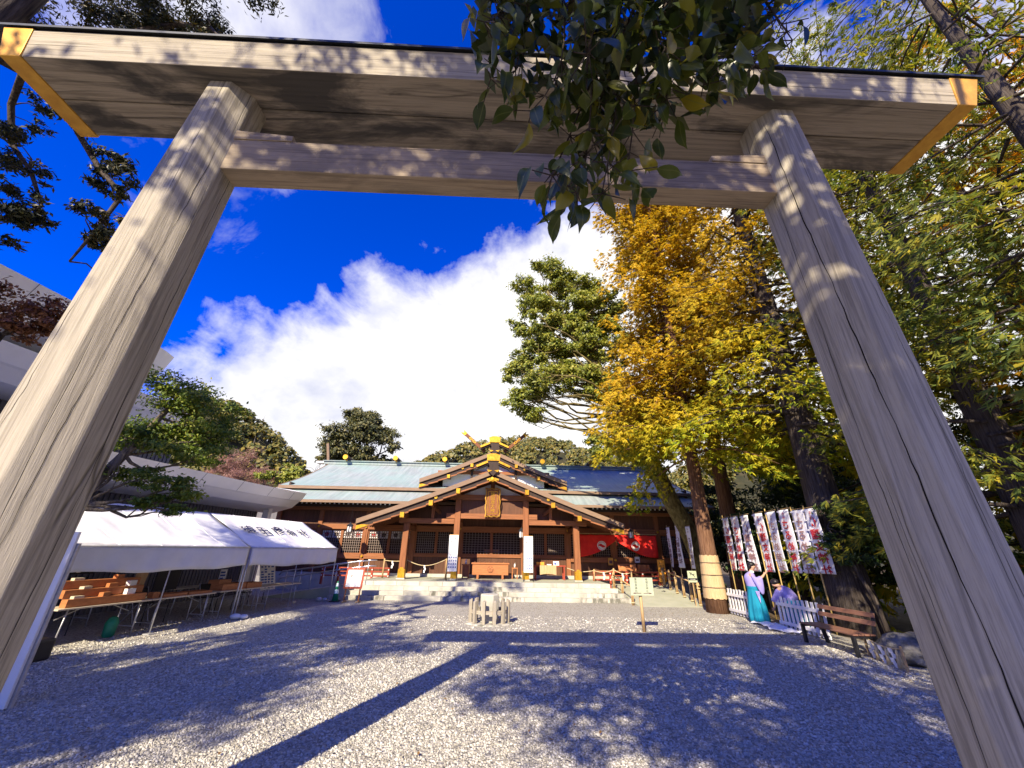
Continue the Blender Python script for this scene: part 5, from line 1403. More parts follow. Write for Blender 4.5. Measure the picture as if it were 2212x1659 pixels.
M['lf_brown'] = leaf_mat('withered_leaves', [(.10, .04, .02), (.20, .085, .04), (.30, .14, .07)], trans=.15)
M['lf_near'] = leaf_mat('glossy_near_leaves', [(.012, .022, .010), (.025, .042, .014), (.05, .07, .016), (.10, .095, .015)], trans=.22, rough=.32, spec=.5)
M['lf_hill'] = leaf_mat('hill_wood_leaves', [(.025, .045, .02), (.085, .095, .022), (.20, .165, .03), (.28, .20, .045)], trans=.15, patch=.5)
M['lf_far'] = leaf_mat('far_olive_leaves', [(.022, .035, .016), (.06, .07, .026), (.13, .125, .04), (.21, .18, .06)], trans=.2)
M['lf_bare'] = leaf_mat('bare_pink_twigs', [(.16, .075, .06), (.26, .13, .10), (.34, .18, .13)], trans=.1)

def cedar_mat(name, low, high, z0, z1, trans=.4):
    m, t, b = new_mat(name)
    g = t.n('NewGeometry'); se = t.n('SeparateXYZ'); t.val(se.inputs[0], g.outputs['Position'])
    pn = t.noise(g.outputs['Position'], .8, 4, .6)
    hgt = t.math('ADD', t.math('MULTIPLY', t.math('SUBTRACT', se.outputs[2], z0), 1/(z1-z0)), t.math('MULTIPLY', t.math('SUBTRACT', pn, .5), 1.6), True)
    r = t.math('ADD', t.math('MULTIPLY', g.outputs['Random Per Island'], .55), t.math('MULTIPLY', t.ramp(t.noise(g.outputs['Position'], 2.1, 3, .6), [(.3, 0), (.7, 1)]), .45))
    c = t.mix(hgt, t.ramp(r, [(.1+.27*i, x) for i, x in enumerate(low)]), t.ramp(r, [(.1+.27*i, x) for i, x in enumerate(high)]))
    t.val(b.inputs['Base Color'], c); b.inputs['Roughness'].default_value = .65; b.inputs['Specular IOR Level'].default_value = .15
    tr = t.n('BsdfTranslucent'); t.val(tr.inputs[0], t.mix(1.0, c, (1.2, 1.15, .6), 'MULTIPLY'))
    mx = t.n('MixShader'); mx.inputs[0].default_value = trans
    t.t.links.new(b.outputs[0], mx.inputs[1]); t.t.links.new(tr.outputs[0], mx.inputs[2]); t.t.links.new(mx.outputs[0], t.t.nodes['Material Output'].inputs[0])
    return m
GRN = [(.07, .14, .014), (.20, .30, .02), (.42, .46, .026), (.60, .52, .03)]
ORG = [(.15, .15, .016), (.42, .30, .018), (.62, .39, .022), (.72, .51, .04)]
M['lf_aut'] = cedar_mat('autumn_cedar', GRN, ORG, 3.0, 8.0)
M['lf_aut2'] = cedar_mat('turning_cedar', GRN, ORG, 4.0, 10.5)
def broad_tree(name, label, trunk, radii, clumps, lmat, bmat, L, Wd, per, seed, cat='tree', group=None, sub=14, nseg=10, limb=.35, droop=0.0, flat=.75, crown='crown', boughs=None):
    rs = np.random.RandomState(seed)
    T = thing(name, label, cat, trunk[0], 0, group)
    m = MB(); m.tube(trunk, radii, nseg)
    tp = np.array(trunk); tr = np.array(radii)
    for bo_ in (boughs or []): m.tube(bo_[0], bo_[1], 6, cap=False)
    for (c, r) in ([] if boughs else clumps):
        c = np.array(c)
        # start from the trunk point that lies lower than the clump and nearest to it
        d = np.linalg.norm(tp-c, axis=1)+np.where(tp[:, 2] > c[2]+.2, 50, 0); i = int(d.argmin())
        pts = bend(tp[i], c, rs, 7, .09, lift=-.12)
        r0 = max(.015, tr[i]*limb); m.tube(pts, [r0*(1-.8*k/6)+.006 for k in range(7)], 6, cap=False)
        rr = np.array(r if isinstance(r, (tuple, list)) else (r, r, r*flat))
        for q in range(5):
            e = c+sph(1, rs)[0]*rr*.85; s = pts[4+q % 3]
            m.tube(bend(s, e, rs, 4, .1), [r0*.30+.004, r0*.2+.003, r0*.12+.002, .003], 5, cap=False)
    m.build('trunk', bmat, T, smooth=True)
    V, F = clump_leaves(clumps, per, L, Wd, rs, sub, flat, droop)
    np_mesh(crown, V, F, lmat, T)
    return T

def conifer(name, label, base, height, z0, rad, r0, nb, per, lmat, bmat, seed, top=None, L=.34, Wd=.075, droop=.35, lean=(0, 0), az=(0, 360), straw=False, group=None, fan=5, prof=.75):
    rs = np.random.RandomState(seed)
    T = thing(name, label, 'tree', base, 0, group)
    b = np.array(base, float)
    zt = top or height
    m = MB()
    K = 12
    tp = [tuple(b+np.array((lean[0]*k/K, lean[1]*k/K, height*k/K))) for k in range(K+1)]
    m.tube(tp, [r0*(1.28 if k == 0 else 1)*(1-.86*k/K) for k in range(K+1)], 12)
    P = []; D = []; U = []
    for i in range(nb):
        f = (i+rs.uniform(-.4, .4))/nb; z = z0+(zt-z0)*f
        a = R(rs.uniform(*az)); o = np.array((math.cos(a), math.sin(a), 0)); s_ = np.array((-o[1], o[0], 0))
        ln = rad*(1-f*prof)*rs.uniform(.65, 1.15)
        root = b+np.array((lean[0]*z/height, lean[1]*z/height, z))
        rise = rs.uniform(-.12, .22); dr = droop*rs.uniform(.6, 1.3)
        pos = lambda t: root+o*(ln*t)+np.array((0, 0, ln*(rise*t*1.6-dr*t*t)))+s_*(.12*ln*math.sin(2.2*t+i))
        m.tube([tuple(pos(t)) for t in (0, .2, .4, .6, .8, 1)], [max(.006, r0*.15*(1-f*.6)*(1-.85*t)) for t in (0, .2, .4, .6, .8, 1)], 5, cap=False)
        n = int(per*ln/rad)
        t = rs.uniform(.16, 1.05, n)**.8
        cen = np.stack([pos(x) for x in t]) if n else np.zeros((0, 3))
        w = ln*(.30*(1-t)+.10)
        sd = rs.uniform(-1, 1, n)
        cen = cen + s_*(sd*w)[:, None] + np.stack([rs.normal(0, .06, n), rs.normal(0, .06, n), -np.abs(sd)*w*.45+rs.normal(-.08, .20, n)], 1)
        d = unit(o[None]*.75 + s_[None]*(sd*.9)[:, None] + np.array((0, 0, -.45)) + rs.normal(0, .28, (n, 3)))
        P.append(cen); D.append(d)
    m.build('trunk', bmat, T, smooth=True)
    P = np.concatenate(P); D = np.concatenate(D); n = len(P)
    up_ = unit(np.array((-.3, -.75, .75))+rs.normal(0, .38, (n, 3)))
    B = unit(np.cross(up_, D)); N = unit(np.cross(D, B))
    Vs = []
    for k in range(fan):
        an = (k-(fan-1)/2)*.27+rs.normal(0, .14, n)
        T_ = unit(D*np.cos(an)[:, None]+B*np.sin(an)[:, None]+N*rs.normal(-.05, .15, (n, 1)))
        Lk = L*rs.uniform(.6, 1.15, n)*(1-.10*abs(k-(fan-1)/2))
        c = P+T_*(Lk*.5)[:, None]
        V, F = leaf_quads(c, unit(N+rs.normal(0, .25, (n, 3))), T_, Lk, Wd*rs.uniform(.7, 1.2, n), .12)
        Vs.append(V)
    V = np.concatenate(Vs)
    np_mesh('crown', V, np.arange(len(V)).reshape(-1, 4), lmat, T)
    if straw:
        x, y = base[:2]
        w_ = MB(); n_ = 30
        rr = lambda z: r0*(1.28-.36*min(1, z/2))+.035
        rg = [[(x+lean[0]*z/height+rr(z)*(1+.02*math.sin(k*5.3))*math.cos(2*math.pi*k/n_), y+rr(z)*(1+.02*math.sin(k*5.3))*math.sin(2*math.pi*k/n_), z+(.02*math.sin(k*3.7) if z in (.45, 1.85) else 0)) for k in range(n_)] for z in (.45, .8, 1.2, 1.5, 1.85)]
        w_.loft(rg, cap=False).build('straw_wrap', M['straw'], T)
        for z in (.8, 1.2, 1.6): MB().loft([[(x+(rr(z)+.012)*math.cos(2*math.pi*k/n_), y+(rr(z)+.012)*math.sin(2*math.pi*k/n_), z+dz) for k in range(n_)] for dz in (-.012, .012)], cap=False).build('binding', M['bark_dark'], T)
    return T

# --- right-hand trees
def ell(n, c, r, seed, rr=(1.0, 1.6), inner=.35):
    """clumps spread through an ellipsoid"""
    rs = np.random.RandomState(seed); out = []
    d = sph(n, rs); f = rs.uniform(inner, 1, n)**.6
    for i in range(n):
        out.append((tuple(np.array(c)+d[i]*np.array(r)*f[i]), rs.uniform(*rr)))
    return out
CAM = []
for i_, (c_, r_, n_) in enumerate((((2.3, 19, 16.9), (1.5, 1.0, 1.7), 11), ((4.3, 19.3, 15.9), (1.5, 1.2, 1.5), 9), ((1.7, 18.8, 13.6), (1.3, 1.0, 1.5), 8), ((3.4, 18.9, 12.6), (1.4, 1.0, 1.5), 9), ((1.9, 18.6, 10.2), (1.7, 1.1, 1.0), 9), ((1.3, 18.6, 8.8), (.9, .8, .8), 4), ((5.0, 19.2, 13.0), (1.4, 1.1, 1.6), 8), ((6.5, 19.8, 12.2), (1.4, 1.1, 2.0), 8), ((5.4, 19.3, 9.8), (1.0, .9, .9), 4), ((6.2, 19.9, 7.4), (1.5, .9, 1.1), 8), ((7.4, 20.0, 9.4), (1.2, .9, 1.4), 6), ((3.2, 19, 14.6), (1.4, 1.0, 1.1), 6), ((2.6, 18.8, 11.5), (1.5, 1.0, .9), 6), ((4.2, 19, 10.4), (1.2, .9, 1.0), 5), ((5.8, 19.2, 15.4), (1.2, 1.0, 1.4), 6), ((6.6, 19.5, 14.0), (1.1, 1.0, 1.4), 5), ((5.9, 19.3, 11.4), (1.1, .9, 1.0), 4), ((6.9, 17.6, 6.4), (1.1, .8, 1.0), 6))):
    CAM += ell(int(n_*1.7)+1, c_, tuple(1.12*q for q in r_), 200+i_, (.34, .72), .45)
broad_tree('camphor_tree', 'broad green camphor tree leaning over the right end of the shrine roof', [(9.9, 19, 0), (9.4, 19, 1.5), (8.95, 19, 2.9), (8.3, 19, 4.3), (7.6, 19, 6.2), (6.8, 19, 8.5), (5.7, 19, 10.4), (4.65, 19, 12.2), (3.5, 19, 14.2), (2.6, 19, 16.2)], [.50, .44, .42, .40, .37, .33, .28, .22, .15, .08], CAM, M['lf_camphor'], M['bark_moss'], .17, .09, 1500, 5, sub=30, limb=.2)
conifer('cedar_tree', 'tall orange-brown cedar with a straw-wrapped trunk beside the ramp', (7.88, 15.4, 0), 24, 5.6, 3.8, .30, 235, 120, M['lf_aut'], M['bark_red'], 21, straw=True, L=.28, Wd=.058, fan=6, prof=.42)
conifer('cedar_tree', 'tall golden-green cedar behind the row of white banners', (10.2, 17.6, 0), 25, 7.4, 4.6, .36, 190, 104, M['lf_aut2'], M['bark_red'], 22, L=.34, Wd=.06, fan=6, prof=.5)
conifer('cedar_tree', 'thick-trunked cedar with spreading green boughs behind the bench', (9.62, 11.5, 0), 22, 5.2, 3.6, .50, 150, 100, M['lf_aut2'], M['bark_dark'], 23, L=.28, Wd=.045, fan=6, prof=.45)
conifer('cedar_tree', 'dark green feathery cedar behind the right gate pillar', (10.9, 7.9, 0), 19, 2.6, 4.2, .36, 112, 112, M['lf_cedar'], M['bark_dark'], 24, L=.26, Wd=.038, fan=6, droop=.25, prof=.35)
conifer('cedar_tree', 'olive cedar filling the gap behind the gate at the far right', (14.5, 13.0, 0), 22, 1.0, 4.6, .40, 120, 60, M['lf_gold'], M['bark_dark'], 25, L=.42, Wd=.10, fan=5, prof=.45)
conifer('cedar_tree', 'dark cedar with overhanging boughs at the right picture edge', (9.3, 4.2, 0), 16, 4.2, 3.8, .30, 64, 100, M['lf_cedar'], M['bark_dark'], 26, L=.24, Wd=.034, fan=6, droop=.3, prof=.3)
conifer('cedar_tree', 'golden cedar deep in the grove seen past the right gate pillar', (15.5, 9.0, 0), 20, 1.5, 4.6, .36, 110, 70, M['lf_gold'], M['bark_dark'], 27, L=.36, Wd=.07, fan=5, prof=.4)
conifer('cedar_tree', 'orange-tinged cedar at the far right behind the feathery one', (14.2, 5.6, 0), 17, 1.5, 4.2, .34, 100, 70, M['lf_orange'], M['bark_dark'], 28, L=.32, Wd=.06, fan=5, prof=.35)
# understorey behind the fence
und = [((10.6, 12.6, .0), (1.2, 1.2, 1.7), 'lf_dark', 'dark evergreen shrub behind the long picket fence'), ((10.6, 14.6, 0), (1.3, 1.3, 2.0), 'lf_dark', 'dark evergreen shrub behind the banners'), ((10.4, 16.6, 0), (1.3, 1.4, 2.2), 'lf_dark', 'dark evergreen shrub behind the short picket fence'),
       ((11.2, 10.0, 0), (1.3, 1.4, 2.4), 'lf_bright', 'bright green shrub lit by sun beside the thick cedar trunk'), ((9.0, 17.9, 0), (.55, .6, .75), 'lf_dark', 'small dark shrub at the foot of the bamboo railing'), ((11.8, 20.5, 0), (1.8, 1.6, 3.4), 'lf_dark', 'tall dark shrub at the right corner of the shrine'),
       ((13.5, 17.0, 0), (2.2, 2.2, 4.2), 'lf_dark', 'dense dark evergreen far behind the banners'), ((16.5, 10.0, 0), (2.6, 2.6, 4.6), 'lf_dark', 'dense dark evergreen behind the right gate pillar'), ((14.0, 7.0, 0), (2.0, 2.0, 3.4), 'lf_dark', 'dense dark evergreen at the right picture edge'), ((18.0, 22.0, 0), (4, 4, 6.5), 'lf_dark', 'large dark evergreen closing the view past the shrine corner')]
for i, (b_, r_, lm, lab) in enumerate(und):
    c = (b_[0], b_[1], r_[2]*.95)
    cl = ell(int(10+6*r_[2]), c, (r_[0]*.8, r_[1]*.8, r_[2]*.75), 40+i, (.32*r_[0], .5*r_[0]), .3)
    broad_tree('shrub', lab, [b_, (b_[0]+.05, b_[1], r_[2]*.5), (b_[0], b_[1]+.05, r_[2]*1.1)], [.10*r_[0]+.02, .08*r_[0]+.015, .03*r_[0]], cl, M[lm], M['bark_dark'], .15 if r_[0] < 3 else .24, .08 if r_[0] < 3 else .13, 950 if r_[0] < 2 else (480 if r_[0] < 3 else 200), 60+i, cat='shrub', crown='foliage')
# drooping bough in front of the banners
BO = [((8.95, 10.95, 2.2), .34), ((9.1, 10.85, 1.75), .32), ((9.3, 10.8, 2.5), .42), ((9.5, 10.6, 1.9), .4), ((9.2, 10.6, 2.95), .45)]
broad_tree('evergreen_sapling', 'dark leafy sapling reaching in front of the last banners', [(9.55, 10.6, 0), (9.5, 10.65, .9), (9.3, 10.8, 1.8), (9.1, 11.0, 2.6)], [.06, .05, .04, .02], BO, M['lf_dark'], M['bark_dark'], .10, .045, 2600, 77, crown='foliage')

# --- left-hand trees
LT = [((-7.05, 8.3, 4.9), (.75, .8, .45)), ((-6.60, 8.5, 4.55), (.7, .8, .40)), ((-7.10, 8.6, 4.3), (.8, .8, .4)), ((-6.45, 8.7, 4.15), (.6, .7, .38)), ((-7.40, 8.4, 5.2), (.6, .7, .35)), ((-6.80, 8.2, 3.75), (.7, .7, .34)), ((-7.40, 8.0, 3.9), (.6, .7, .35)), ((-6.40, 8.4, 3.65), (.5, .6, .3))]
LB = [((-6.95, 7.9, 3.05), (.45, .45, .22)), ((-6.5, 8.0, 2.95), (.42, .45, .2)), ((-6.15, 8.15, 2.85), (.40, .42, .18)), ((-6.5, 7.9, 2.62), (.38, .36, .17)), ((-6.2, 8.0, 2.5), (.28, .3, .13)), ((-7.2, 7.6, 3.15), (.4, .45, .2))]
broad_tree('camellia_tree', 'layered green camellia tree beside the lit gate pillar', [(-7.75, 7.0, 0), (-7.65, 7.1, 1.3), (-7.45, 7.35, 2.5), (-7.25, 7.7, 3.5), (-7.2, 8.1, 4.4), (-7.1, 8.3, 5.0)], [.14, .12, .10, .08, .055, .03], LT+LB, M['lf_bright'], M['bark_grey'], .085, .04, 4200, 31, sub=26)
BR = [((-7.6, 5.35, 5.25), (.42, .45, .30)), ((-7.2, 5.45, 5.15), (.38, .4, .26)), ((-7.95, 5.3, 5.1), (.4, .4, .3)), ((-6.9, 5.5, 4.95), (.3, .3, .2)), ((-7.5, 5.4, 4.85), (.34, .34, .2))]
broad_tree('withered_tree', 'small tree with clipped brown withered leaves in front of the white hall', [(-8.1, 5.2, 0), (-8.0, 5.25, 2.0), (-7.75, 5.35, 3.8), (-7.6, 5.4, 4.8)], [.11, .09, .07, .03], BR, M['lf_brown'], M['bark_dark'], .075, .04, 4200, 32, sub=22)
# tall tree whose trunk rises at the upper left
T6c = []
def along(pts, n, r, seed, jit=.22):
    rs = np.random.RandomState(seed); P_ = np.array(pts); out = []
    for i in range(n):
        f = (i+.5)/n*(len(P_)-1); k = int(f); q = P_[k]*(1-(f-k))+P_[k+1]*(f-k)
        out.append((tuple(q+rs.normal(0, jit, 3)), r*rs.uniform(.7, 1.25)))
    return out
T6c += along([(-7.0, 4.4, 8.0), (-6.4, 4.5, 7.3), (-5.75, 4.5, 6.7), (-5.95, 4.5, 6.0), (-6.0, 4.5, 5.5)], 13, .20, 301, .15)
T6c += along([(-8.3, 4.4, 8.6), (-8.0, 4.5, 7.8), (-7.4, 4.5, 7.2), (-6.9, 4.5, 6.5), (-7.3, 4.4, 6.0)], 15, .22, 302, .2)
T6c += along([(-8.6, 4.3, 7.2), (-8.3, 4.4, 6.2), (-7.6, 4.4, 5.8)], 7, .20, 303, .2)
T6c += along([(-7.4, 4.0, 9.6), (-6.6, 4.0, 10.1), (-5.9, 4.0, 10.6), (-5.3, 4.0, 10.4), (-5.0, 4.0, 10.0)], 14, .26, 304, .2)
T6c += along([(-7.2, 3.8, 10.6), (-6.2, 3.8, 11.4), (-5.2, 3.8, 11.6)], 10, .32, 305, .3)
T6c += [((-8.4, 3.4, 10.4), .8), ((-7.0, 2.2, 11.2), .9), ((-7.8, 4.6, 12.2), .9), ((-6.6, 3.6, 12.6), .8)]
T6c += [((-10.6, 3.2, 8.9), .9), ((-11.2, 4.2, 9.3), .8), ((-10.2, 2.4, 9.2), .8), ((-11.5, 2.8, 9.8), .9), ((-10.4, 4.4, 9.4), .7), ((-9.6, 3.4, 9.4), .7)]
T6b = [([(-7.6, 3.35, 7.6), (-8.2, 3.3, 8.4), (-9.4, 3.3, 8.8), (-10.6, 3.4, 9.0)], [.12, .10, .08, .04]), ([(-7.6, 3.35, 8.3), (-7.0, 4.0, 8.35), (-6.95, 4.4, 8.0), (-6.4, 4.5, 7.3), (-5.85, 4.5, 6.8), (-5.95, 4.5, 6.0), (-6.05, 4.5, 5.5)], [.06, .05, .045, .04, .032, .024, .012]),
       ([(-7.6, 3.35, 8.6), (-7.8, 4.0, 8.9), (-8.3, 4.4, 8.6), (-8.0, 4.5, 7.8), (-7.4, 4.5, 7.2), (-6.9, 4.5, 6.5), (-7.3, 4.4, 6.0)], [.06, .05, .045, .04, .03, .022, .010]),
       ([(-7.65, 3.3, 7.0), (-8.0, 3.9, 7.4), (-8.6, 4.3, 7.2), (-8.3, 4.4, 6.2), (-7.6, 4.4, 5.8)], [.055, .045, .035, .025, .010]),
       ([(-7.55, 3.37, 9.0), (-7.4, 3.8, 9.5), (-6.6, 4.0, 10.0), (-5.9, 4.0, 10.4), (-5.3, 4.0, 10.3), (-5.0, 4.0, 9.95)], [.09, .075, .06, .05, .035, .015]),
       ([(-7.5, 3.4, 9.8), (-7.1, 3.7, 10.5), (-6.2, 3.8, 11.3), (-5.2, 3.8, 11.5)], [.08, .06, .045, .02])]
rs_ = np.random.RandomState(307)
for (c_, r_) in list(T6c):      # fine twigs into each tuft
    q_ = min((np.array(p_) for b_ in T6b[:6] for p_ in b_[0]), key=lambda p_: np.linalg.norm(p_-np.array(c_)))
    T6b.append((bend(q_, c_, rs_, 4, .1), [.013, .010, .007, .004]))
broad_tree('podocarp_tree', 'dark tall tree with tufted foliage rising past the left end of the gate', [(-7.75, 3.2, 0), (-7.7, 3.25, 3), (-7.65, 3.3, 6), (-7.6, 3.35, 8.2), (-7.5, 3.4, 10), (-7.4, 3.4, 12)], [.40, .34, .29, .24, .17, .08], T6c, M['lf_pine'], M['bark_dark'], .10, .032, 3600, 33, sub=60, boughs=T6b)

# --- trees behind the camera: they shade the court
SH = [c for c in ell(36, (-.2, -4.8, 8.8), (4.6, 3.2, 2.5), 51, (.8, 1.25), .2)]
SH += [((2.6, -2.0, 6.4), .9), ((4.0, -1.6, 6.8), .9), ((4.7, -2.9, 7.6), 1.0), ((.9, -3.2, 4.7), .8), ((.2, -4.5, 5.7), .9), ((1.4, -2.5, 4.3), .7), ((-.1, -5.4, 6.5), .9), ((2.0, -3.6, 4.9), .8), ((3.2, -3.4, 5.4), .9), ((3.4, -1.9, 5.2), .8), ((2.4, -1.0, 5.0), .7), ((-1.6, -3.4, 6.6), .8), ((-1.2, -5.6, 7.2), .9)]
SH += [((-5.0, -3.6, 9.7), .7), ((-4.2, -4.4, 10.2), .8), ((-3.5, -3.2, 9.4), .7), ((-2.6, -4.0, 10.1), .8), ((-5.4, -4.4, 10.7), .7), ((-3.9, -2.6, 8.9), .6), ((-1.8, -3.0, 9.2), .7), ((-.9, -3.6, 9.8), .75), ((.1, -2.9, 9.2), .7), ((1.1, -3.4, 9.7), .75), ((-4.6, -2.9, 8.6), .45),
       ((2.2, -1.2, 10.4), .8), ((3.2, -.6, 10.0), .75), ((4.2, .0, 9.6), .8), ((3.4, .6, 9.0), .65), ((4.6, -.8, 10.6), .8), ((2.6, -2.2, 11.0), .8), ((5.2, .6, 9.4), .7), ((1.4, -1.8, 9.2), .7), ((2.2, -1.6, 7.9), .7), ((3.6, -2.4, 8.8), .8)]
SH += [((.9, -3.0, 5.2), 1.0), ((.5, -4.0, 6.2), 1.0), ((1.3, -2.0, 4.8), .8), ((.2, -4.8, 6.9), 1.0), ((.8, -3.2, 6.4), .9), ((1.2, -2.4, 5.8), .8), ((.1, -4.2, 7.5), .9), ((-.3, -5.8, 8.0), .9)]
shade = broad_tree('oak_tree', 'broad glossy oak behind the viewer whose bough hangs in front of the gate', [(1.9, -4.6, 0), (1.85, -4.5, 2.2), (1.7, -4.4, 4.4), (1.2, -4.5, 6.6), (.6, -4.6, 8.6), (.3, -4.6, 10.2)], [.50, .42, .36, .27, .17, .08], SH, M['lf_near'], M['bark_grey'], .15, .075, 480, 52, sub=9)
SL = [c for c in ell(34, (-10.0, -4.2, 9.0), (3.0, 3.4, 2.4), 53, (.9, 1.3), .2)]
broad_tree('oak_tree', 'second broad oak behind the viewer shading the near tent side', [(-10.4, -4.8, 0), (-10.3, -4.7, 3), (-10.2, -4.5, 6), (-10.2, -4.4, 9.5)], [.40, .34, .26, .10], SL, M['lf_near'], M['bark_grey'], .17, .085, 560, 54, sub=10)

# --- hanging bough close to the viewer, leaf by leaf
def near_bough():
    rs = np.random.RandomState(71)
    stems = MB(); spots = []
    # limb from the oak over the viewer
    limb = [(1.7, -4.2, 4.6), (1.6, -2.6, 5.3), (1.35, -1.0, 5.6), (1.05, .3, 5.45), (.8, 1.1, 5.0)]
    stems.tube(limb, [.10, .08, .06, .04, .022], 8)
    hang = [  # twig start, end
        ((.35, 1.25, 5.0), (.12, 1.28, 4.0)), ((.5, 1.3, 4.9), (.22, 1.32, 3.58)), ((.6, 1.32, 4.9), (.34, 1.34, 3.50)), ((.7, 1.35, 4.9), (.47, 1.36, 3.52)), ((.85, 1.3, 4.9), (.60, 1.34, 3.66)), ((1.0, 1.3, 4.9), (.86, 1.33, 4.15)),
        ((.2, 1.2, 5.0), (-.10, 1.22, 4.15)), ((1.2, 1.25, 4.95), (1.08, 1.28, 4.3)), ((.62, 1.45, 4.8), (.40, 1.50, 3.85)), ((1.35, 1.2, 4.95), (1.38, 1.24, 4.45)), ((.05, 1.15, 4.9), (-.14, 1.12, 4.45)), ((1.5, 1.15, 4.95), (1.62, 1.2, 4.62)), ((.9, 1.1, 4.95), (.75, 1.05, 4.15)), ((.45, 1.1, 4.9), (.35, 1.02, 4.0))]
    for a, b in hang:
        c0 = limb[-1] if a[0] < 1.1 else limb[-2]
        stems.tube(bend(c0, a, rs, 5, .12), [.014, .012, .010, .008, .006], 5, cap=False)
        p = bend(a, b, rs, 9, .05); stems.tube(p, [.0085-.0007*k for k in range(9)], 5, cap=False)
        for k in range(1, 9):
            q = np.array(p[k])
            for j in range(3 if k < 5 else 5):
                side = sph(1, rs)[0]; side[2] = -abs(side[2])*.6-.1
                e = q+side*rs.uniform(.05, .16); stems.tube([tuple(q), tuple(e)], [.0035, .0025], 4, cap=False)
                spots.append((e, side))
    for i in range(30):          # dense dark mass along the upper edge
        q = np.array((rs.uniform(-.1, 1.3), rs.uniform(.95, 1.2), rs.uniform(4.1, 4.7))); spots.append((q, sph(1, rs)[0]*np.array((1, 1, .5))-np.array((0, 0, .4))))
    bo = stems.build('hanging_bough', M['bark_dark'], shade, smooth=True)
    spots = sorted(spots, key=lambda q: q[0][2]+rs.uniform(0, .45))[:300]
    meshes = []
    for v in range(9):
        L = .105+.011*v; Wd = .062+.005*(v % 3); n = 7
        vs = []; fs = []
        for k in range(n+1):
            f = k/n; w = Wd*.5*math.sin(math.pi*min(1, f*1.02)**.85)*(1 if f < .8 else (1-f)/.2*.9+.1)*1.05
            cz = -(.012+.011*(v*5 % 4))*f*f*2+.012*math.sin(f*5+v)
            cu = .10+.12*(v % 4); sw = .010*math.sin(f*2.5+v*1.7); vs += [(f*L, -w+sw, cz+cu*w), (f*L, sw, cz), (f*L, w+sw, cz+(cu-.08)*w)]
        for k in range(n):
            for s in (0, 1): fs.append((3*k+s, 3*k+3+s, 3*k+4+s, 3*k+1+s))
        m = MB(); m.v = vs; m.f = fs; meshes.append(m.mesh('leaf', True)); meshes[-1].materials.append(M['lf_one'])
    inv = world_of(bo).inverted()
    for i, (p, d) in enumerate(spots):
        o = bpy.data.objects.new('leaf', meshes[i % 9]); COL.objects.link(o); o.parent = bo; o.matrix_parent_inverse = inv
        o.location = p
        d = Vector(d)+Vector((0, 0, -.55)); o.rotation_euler = (d.to_track_quat('X', 'Z') @ Matrix.Rotation(rs.uniform(-1.2, 1.2), 3, 'X').to_quaternion()).to_euler()
    # the crowded leaves higher up, too many to tell apart
    n = 1500
    c = np.stack([rs.uniform(-.25, 1.6, n), rs.uniform(.9, 1.5, n), rs.uniform(4.15, 5.5, n)], 1)
    keep = c[:, 2] > 4.15+.65*np.abs((c[:, 0]-.65)/.95)**2
    c = c[keep]; n = len(c); N = unit(rs.normal(size=(n, 3))+np.array((0, -.6, .5))); T_ = unit(rs.normal(size=(n, 3))*.7+np.array((0, 0, -.9)))
    V, F = leaf_quads(c, N, T_, .15*rs.uniform(.8, 1.2, n), .072, .2)
    setp(np_mesh('leaf_mass', V, F, M['lf_near'], bo), kind='stuff')
def one_leaf_mat():
    m, t, b = new_mat('single_glossy_leaf')
    oi = t.n('ObjectInfo')
    c = t.ramp(oi.outputs['Random'], [(.0, (.028, .042, .016)), (.45, (.055, .075, .020)), (.80, (.10, .115, .022)), (1.0, (.24, .19, .02))])
    oc = t.n('TexCoord').outputs['Object']
    se = t.n('SeparateXYZ'); t.val(se.inputs[0], oc)
    rib = t.ramp(t.math('ABSOLUTE', se.outputs[1]), [(.0, .6), (.0016, 0)])
    c = t.mix(rib, c, (.14, .15, .06))
    t.val(b.inputs['Base Color'], c); b.inputs['Roughness'].default_value = .3; b.inputs['Specular IOR Level'].default_value = .5
    tr = t.n('BsdfTranslucent'); t.val(tr.inputs[0], t.mix(1.0, c, (1.5, 1.5, .5), 'MULTIPLY'))
    mx = t.n('MixShader'); mx.inputs[0].default_value = .36
    t.t.links.new(b.outputs[0], mx.inputs[1]); t.t.links.new(tr.outputs[0], mx.inputs[2]); t.t.links.new(mx.outputs[0], t.t.nodes['Material Output'].inputs[0])
    return m
M['lf_one'] = one_leaf_mat()
near_bough()

# --- distance: round tree behind the roof, bare tree, wooded hills
FT = ell(46, (-15.9, 46, 13.0), (4.5, 3.0, 4.8), 81, (.9, 1.7), .45)
broad_tree('broadleaf_tree', 'dense round dark tree standing behind the left shrine roof', [(-15.8, 46, 0), (-15.7, 46, 6), (-15.8, 46, 11), (-15.8, 46, 15)], [.6, .5, .35, .12], FT, M['lf_far'], M['bark_grey'], .36, .19, 560, 82, sub=14)
FT2 = ell(12, (-21.5, 47, 10.4), (2.2, 1.6, 1.7), 83, (.6, .9), .3)
broad_tree('broadleaf_tree', 'thin small tree at the left of the round dark tree', [(-21.3, 47, 0), (-21.4, 47, 5), (-21.5, 47, 10)], [.3, .22, .06], FT2, M['lf_hill'], M['bark_grey'], .32, .16, 260, 84, sub=9)
PT = ell(22, (-25.5, 40, 8.6), (4.0, 2.5, 2.2), 85, (.9, 1.3), .3)
broad_tree('bare_tree', 'pinkish leafless tree behind the white hall', [(-25.5, 40, 0), (-25.4, 40, 4), (-25.6, 40, 8)], [.35, .25, .08], PT, M['lf_bare'], M['bark_red'], .55, .035, 320, 86, sub=16)
PT2 = ell(9, (-20.6, 38, 8.2), (1.8, 1.5, 1.0), 87, (.7, 1.0), .3)
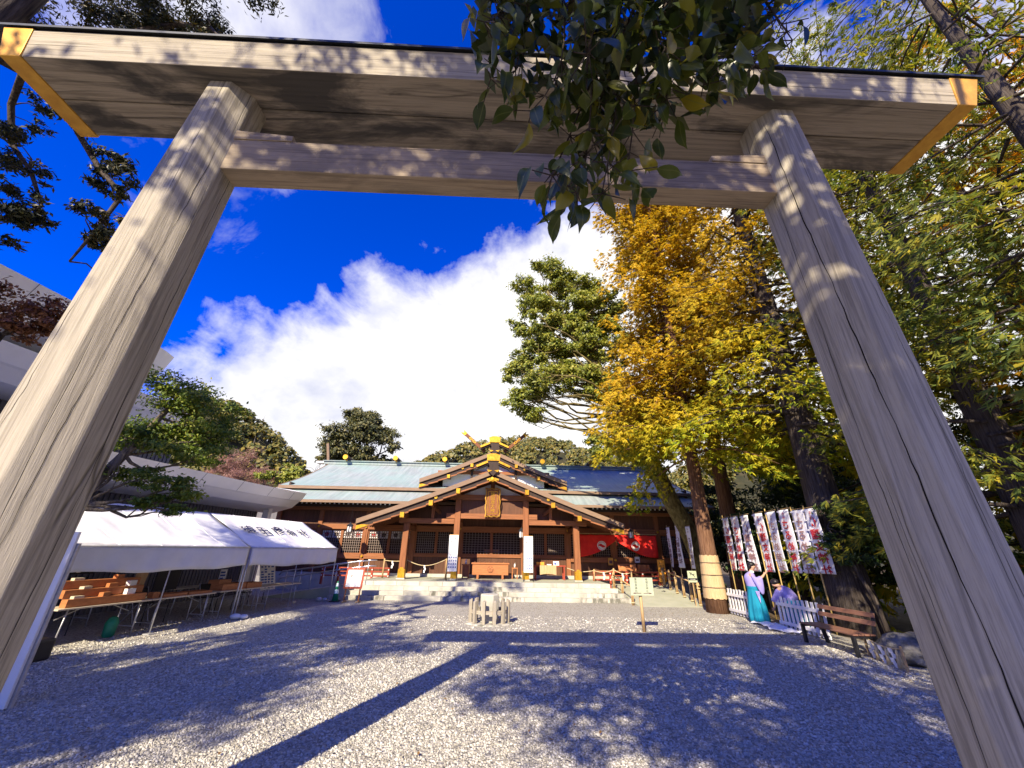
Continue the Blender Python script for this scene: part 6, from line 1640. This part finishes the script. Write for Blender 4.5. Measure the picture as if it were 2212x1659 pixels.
broad_tree('broadleaf_tree', 'olive bush-like tree just left of the shrine ridge end', [(-20.6, 38, 0), (-20.6, 38, 4), (-20.6, 38, 8)], [.3, .2, .08], PT2, M['lf_camphor'], M['bark_grey'], .32, .17, 360, 88, sub=10)

def hills():
    from mathutils import noise as nz
    def hz(x, y):
        h = 0
        for cx, cy, hh, sx_, sy_ in ((-112, 150, 51, 40, 45), (-150, 140, 44, 45, 40), (12, 185, 48, 82, 45), (120, 180, 46, 60, 50)):
            h = max(h, hh*math.exp(-((x-cx)/sx_)**2/1.2-((y-cy)/sy_)**2/1.2))
        return h*(1+.06*nz.noise(Vector((x*.05, y*.05, 0))))-1.0
    MB().grid(lambda u, v: (lambda x, y: (x, y, hz(x, y)))(-240+480*u, 75+190*v), 60, 30).build('hill', M['hillearth'], None, smooth=True, kind='structure', label='wooded hills behind the shrine')
    rs = np.random.RandomState(91); Vs = []
    tr = MB()
    n = 0
    while n < 1500:
        x = rs.uniform(-170, 130); y = rs.uniform(80, 200); z = hz(x, y)
        if z < 4 or not (-1.05 < x/y < .62): continue
        n += 1
        r = rs.uniform(1.8, 3.4); k = 70
        d = sph(k, rs); d[:, 2] = np.abs(d[:, 2])*1.1-.15
        c = np.array((x, y, z+r*1.0))+d*r*rs.uniform(.75, 1.05, (k, 1))
        V, F = leaf_quads(c, unit(d*.6+rs.normal(size=(k, 3))*.4+np.array((-.1, -.3, .3))), sph(k, rs), r*.52*rs.uniform(.6, 1.2, k), r*.36, .1); Vs.append(V)
        if rs.rand() < .12: tr.tube([(x, y, z), (x+rs.normal()*.4, y, z+r*2.6)], [.16, .03], 4, cap=False); [tr.tube([(x, y, z+r*1.2), (x+rs.normal()*1.6, y+rs.normal(), z+r*2.2)], [.09, .02], 3, cap=False) for _ in range(3)]
    V = np.concatenate(Vs)
    setp(np_mesh('wood', V, np.arange(len(V)).reshape(-1, 4), M['lf_hill']), 'mixed olive and dark woodland covering the hills behind the shrine', 'woodland', None, 'stuff')
    tr.build('bare_trunks', M['bareb'], None, label='pale bare trunks standing among the hill woodland', cat='woodland', kind='stuff')
M['hillearth'] = pmat('hill_earth', [(.02, .025, .01), (.06, .05, .02)], ns=.3, rough=.9)
M['bareb'] = pmat('pale_bare_bark', [(.22, .18, .14), (.32, .28, .22)], ns=3, rough=.9)
hills()
print('SCENE OK', len(bpy.data.objects))
tris = sum(sum(len(p.vertices)-2 for p in m.polygons) if len(m.polygons) < 5000 else len(m.loops)-2*len(m.polygons) for m in bpy.data.meshes)
print('TRIS', tris)
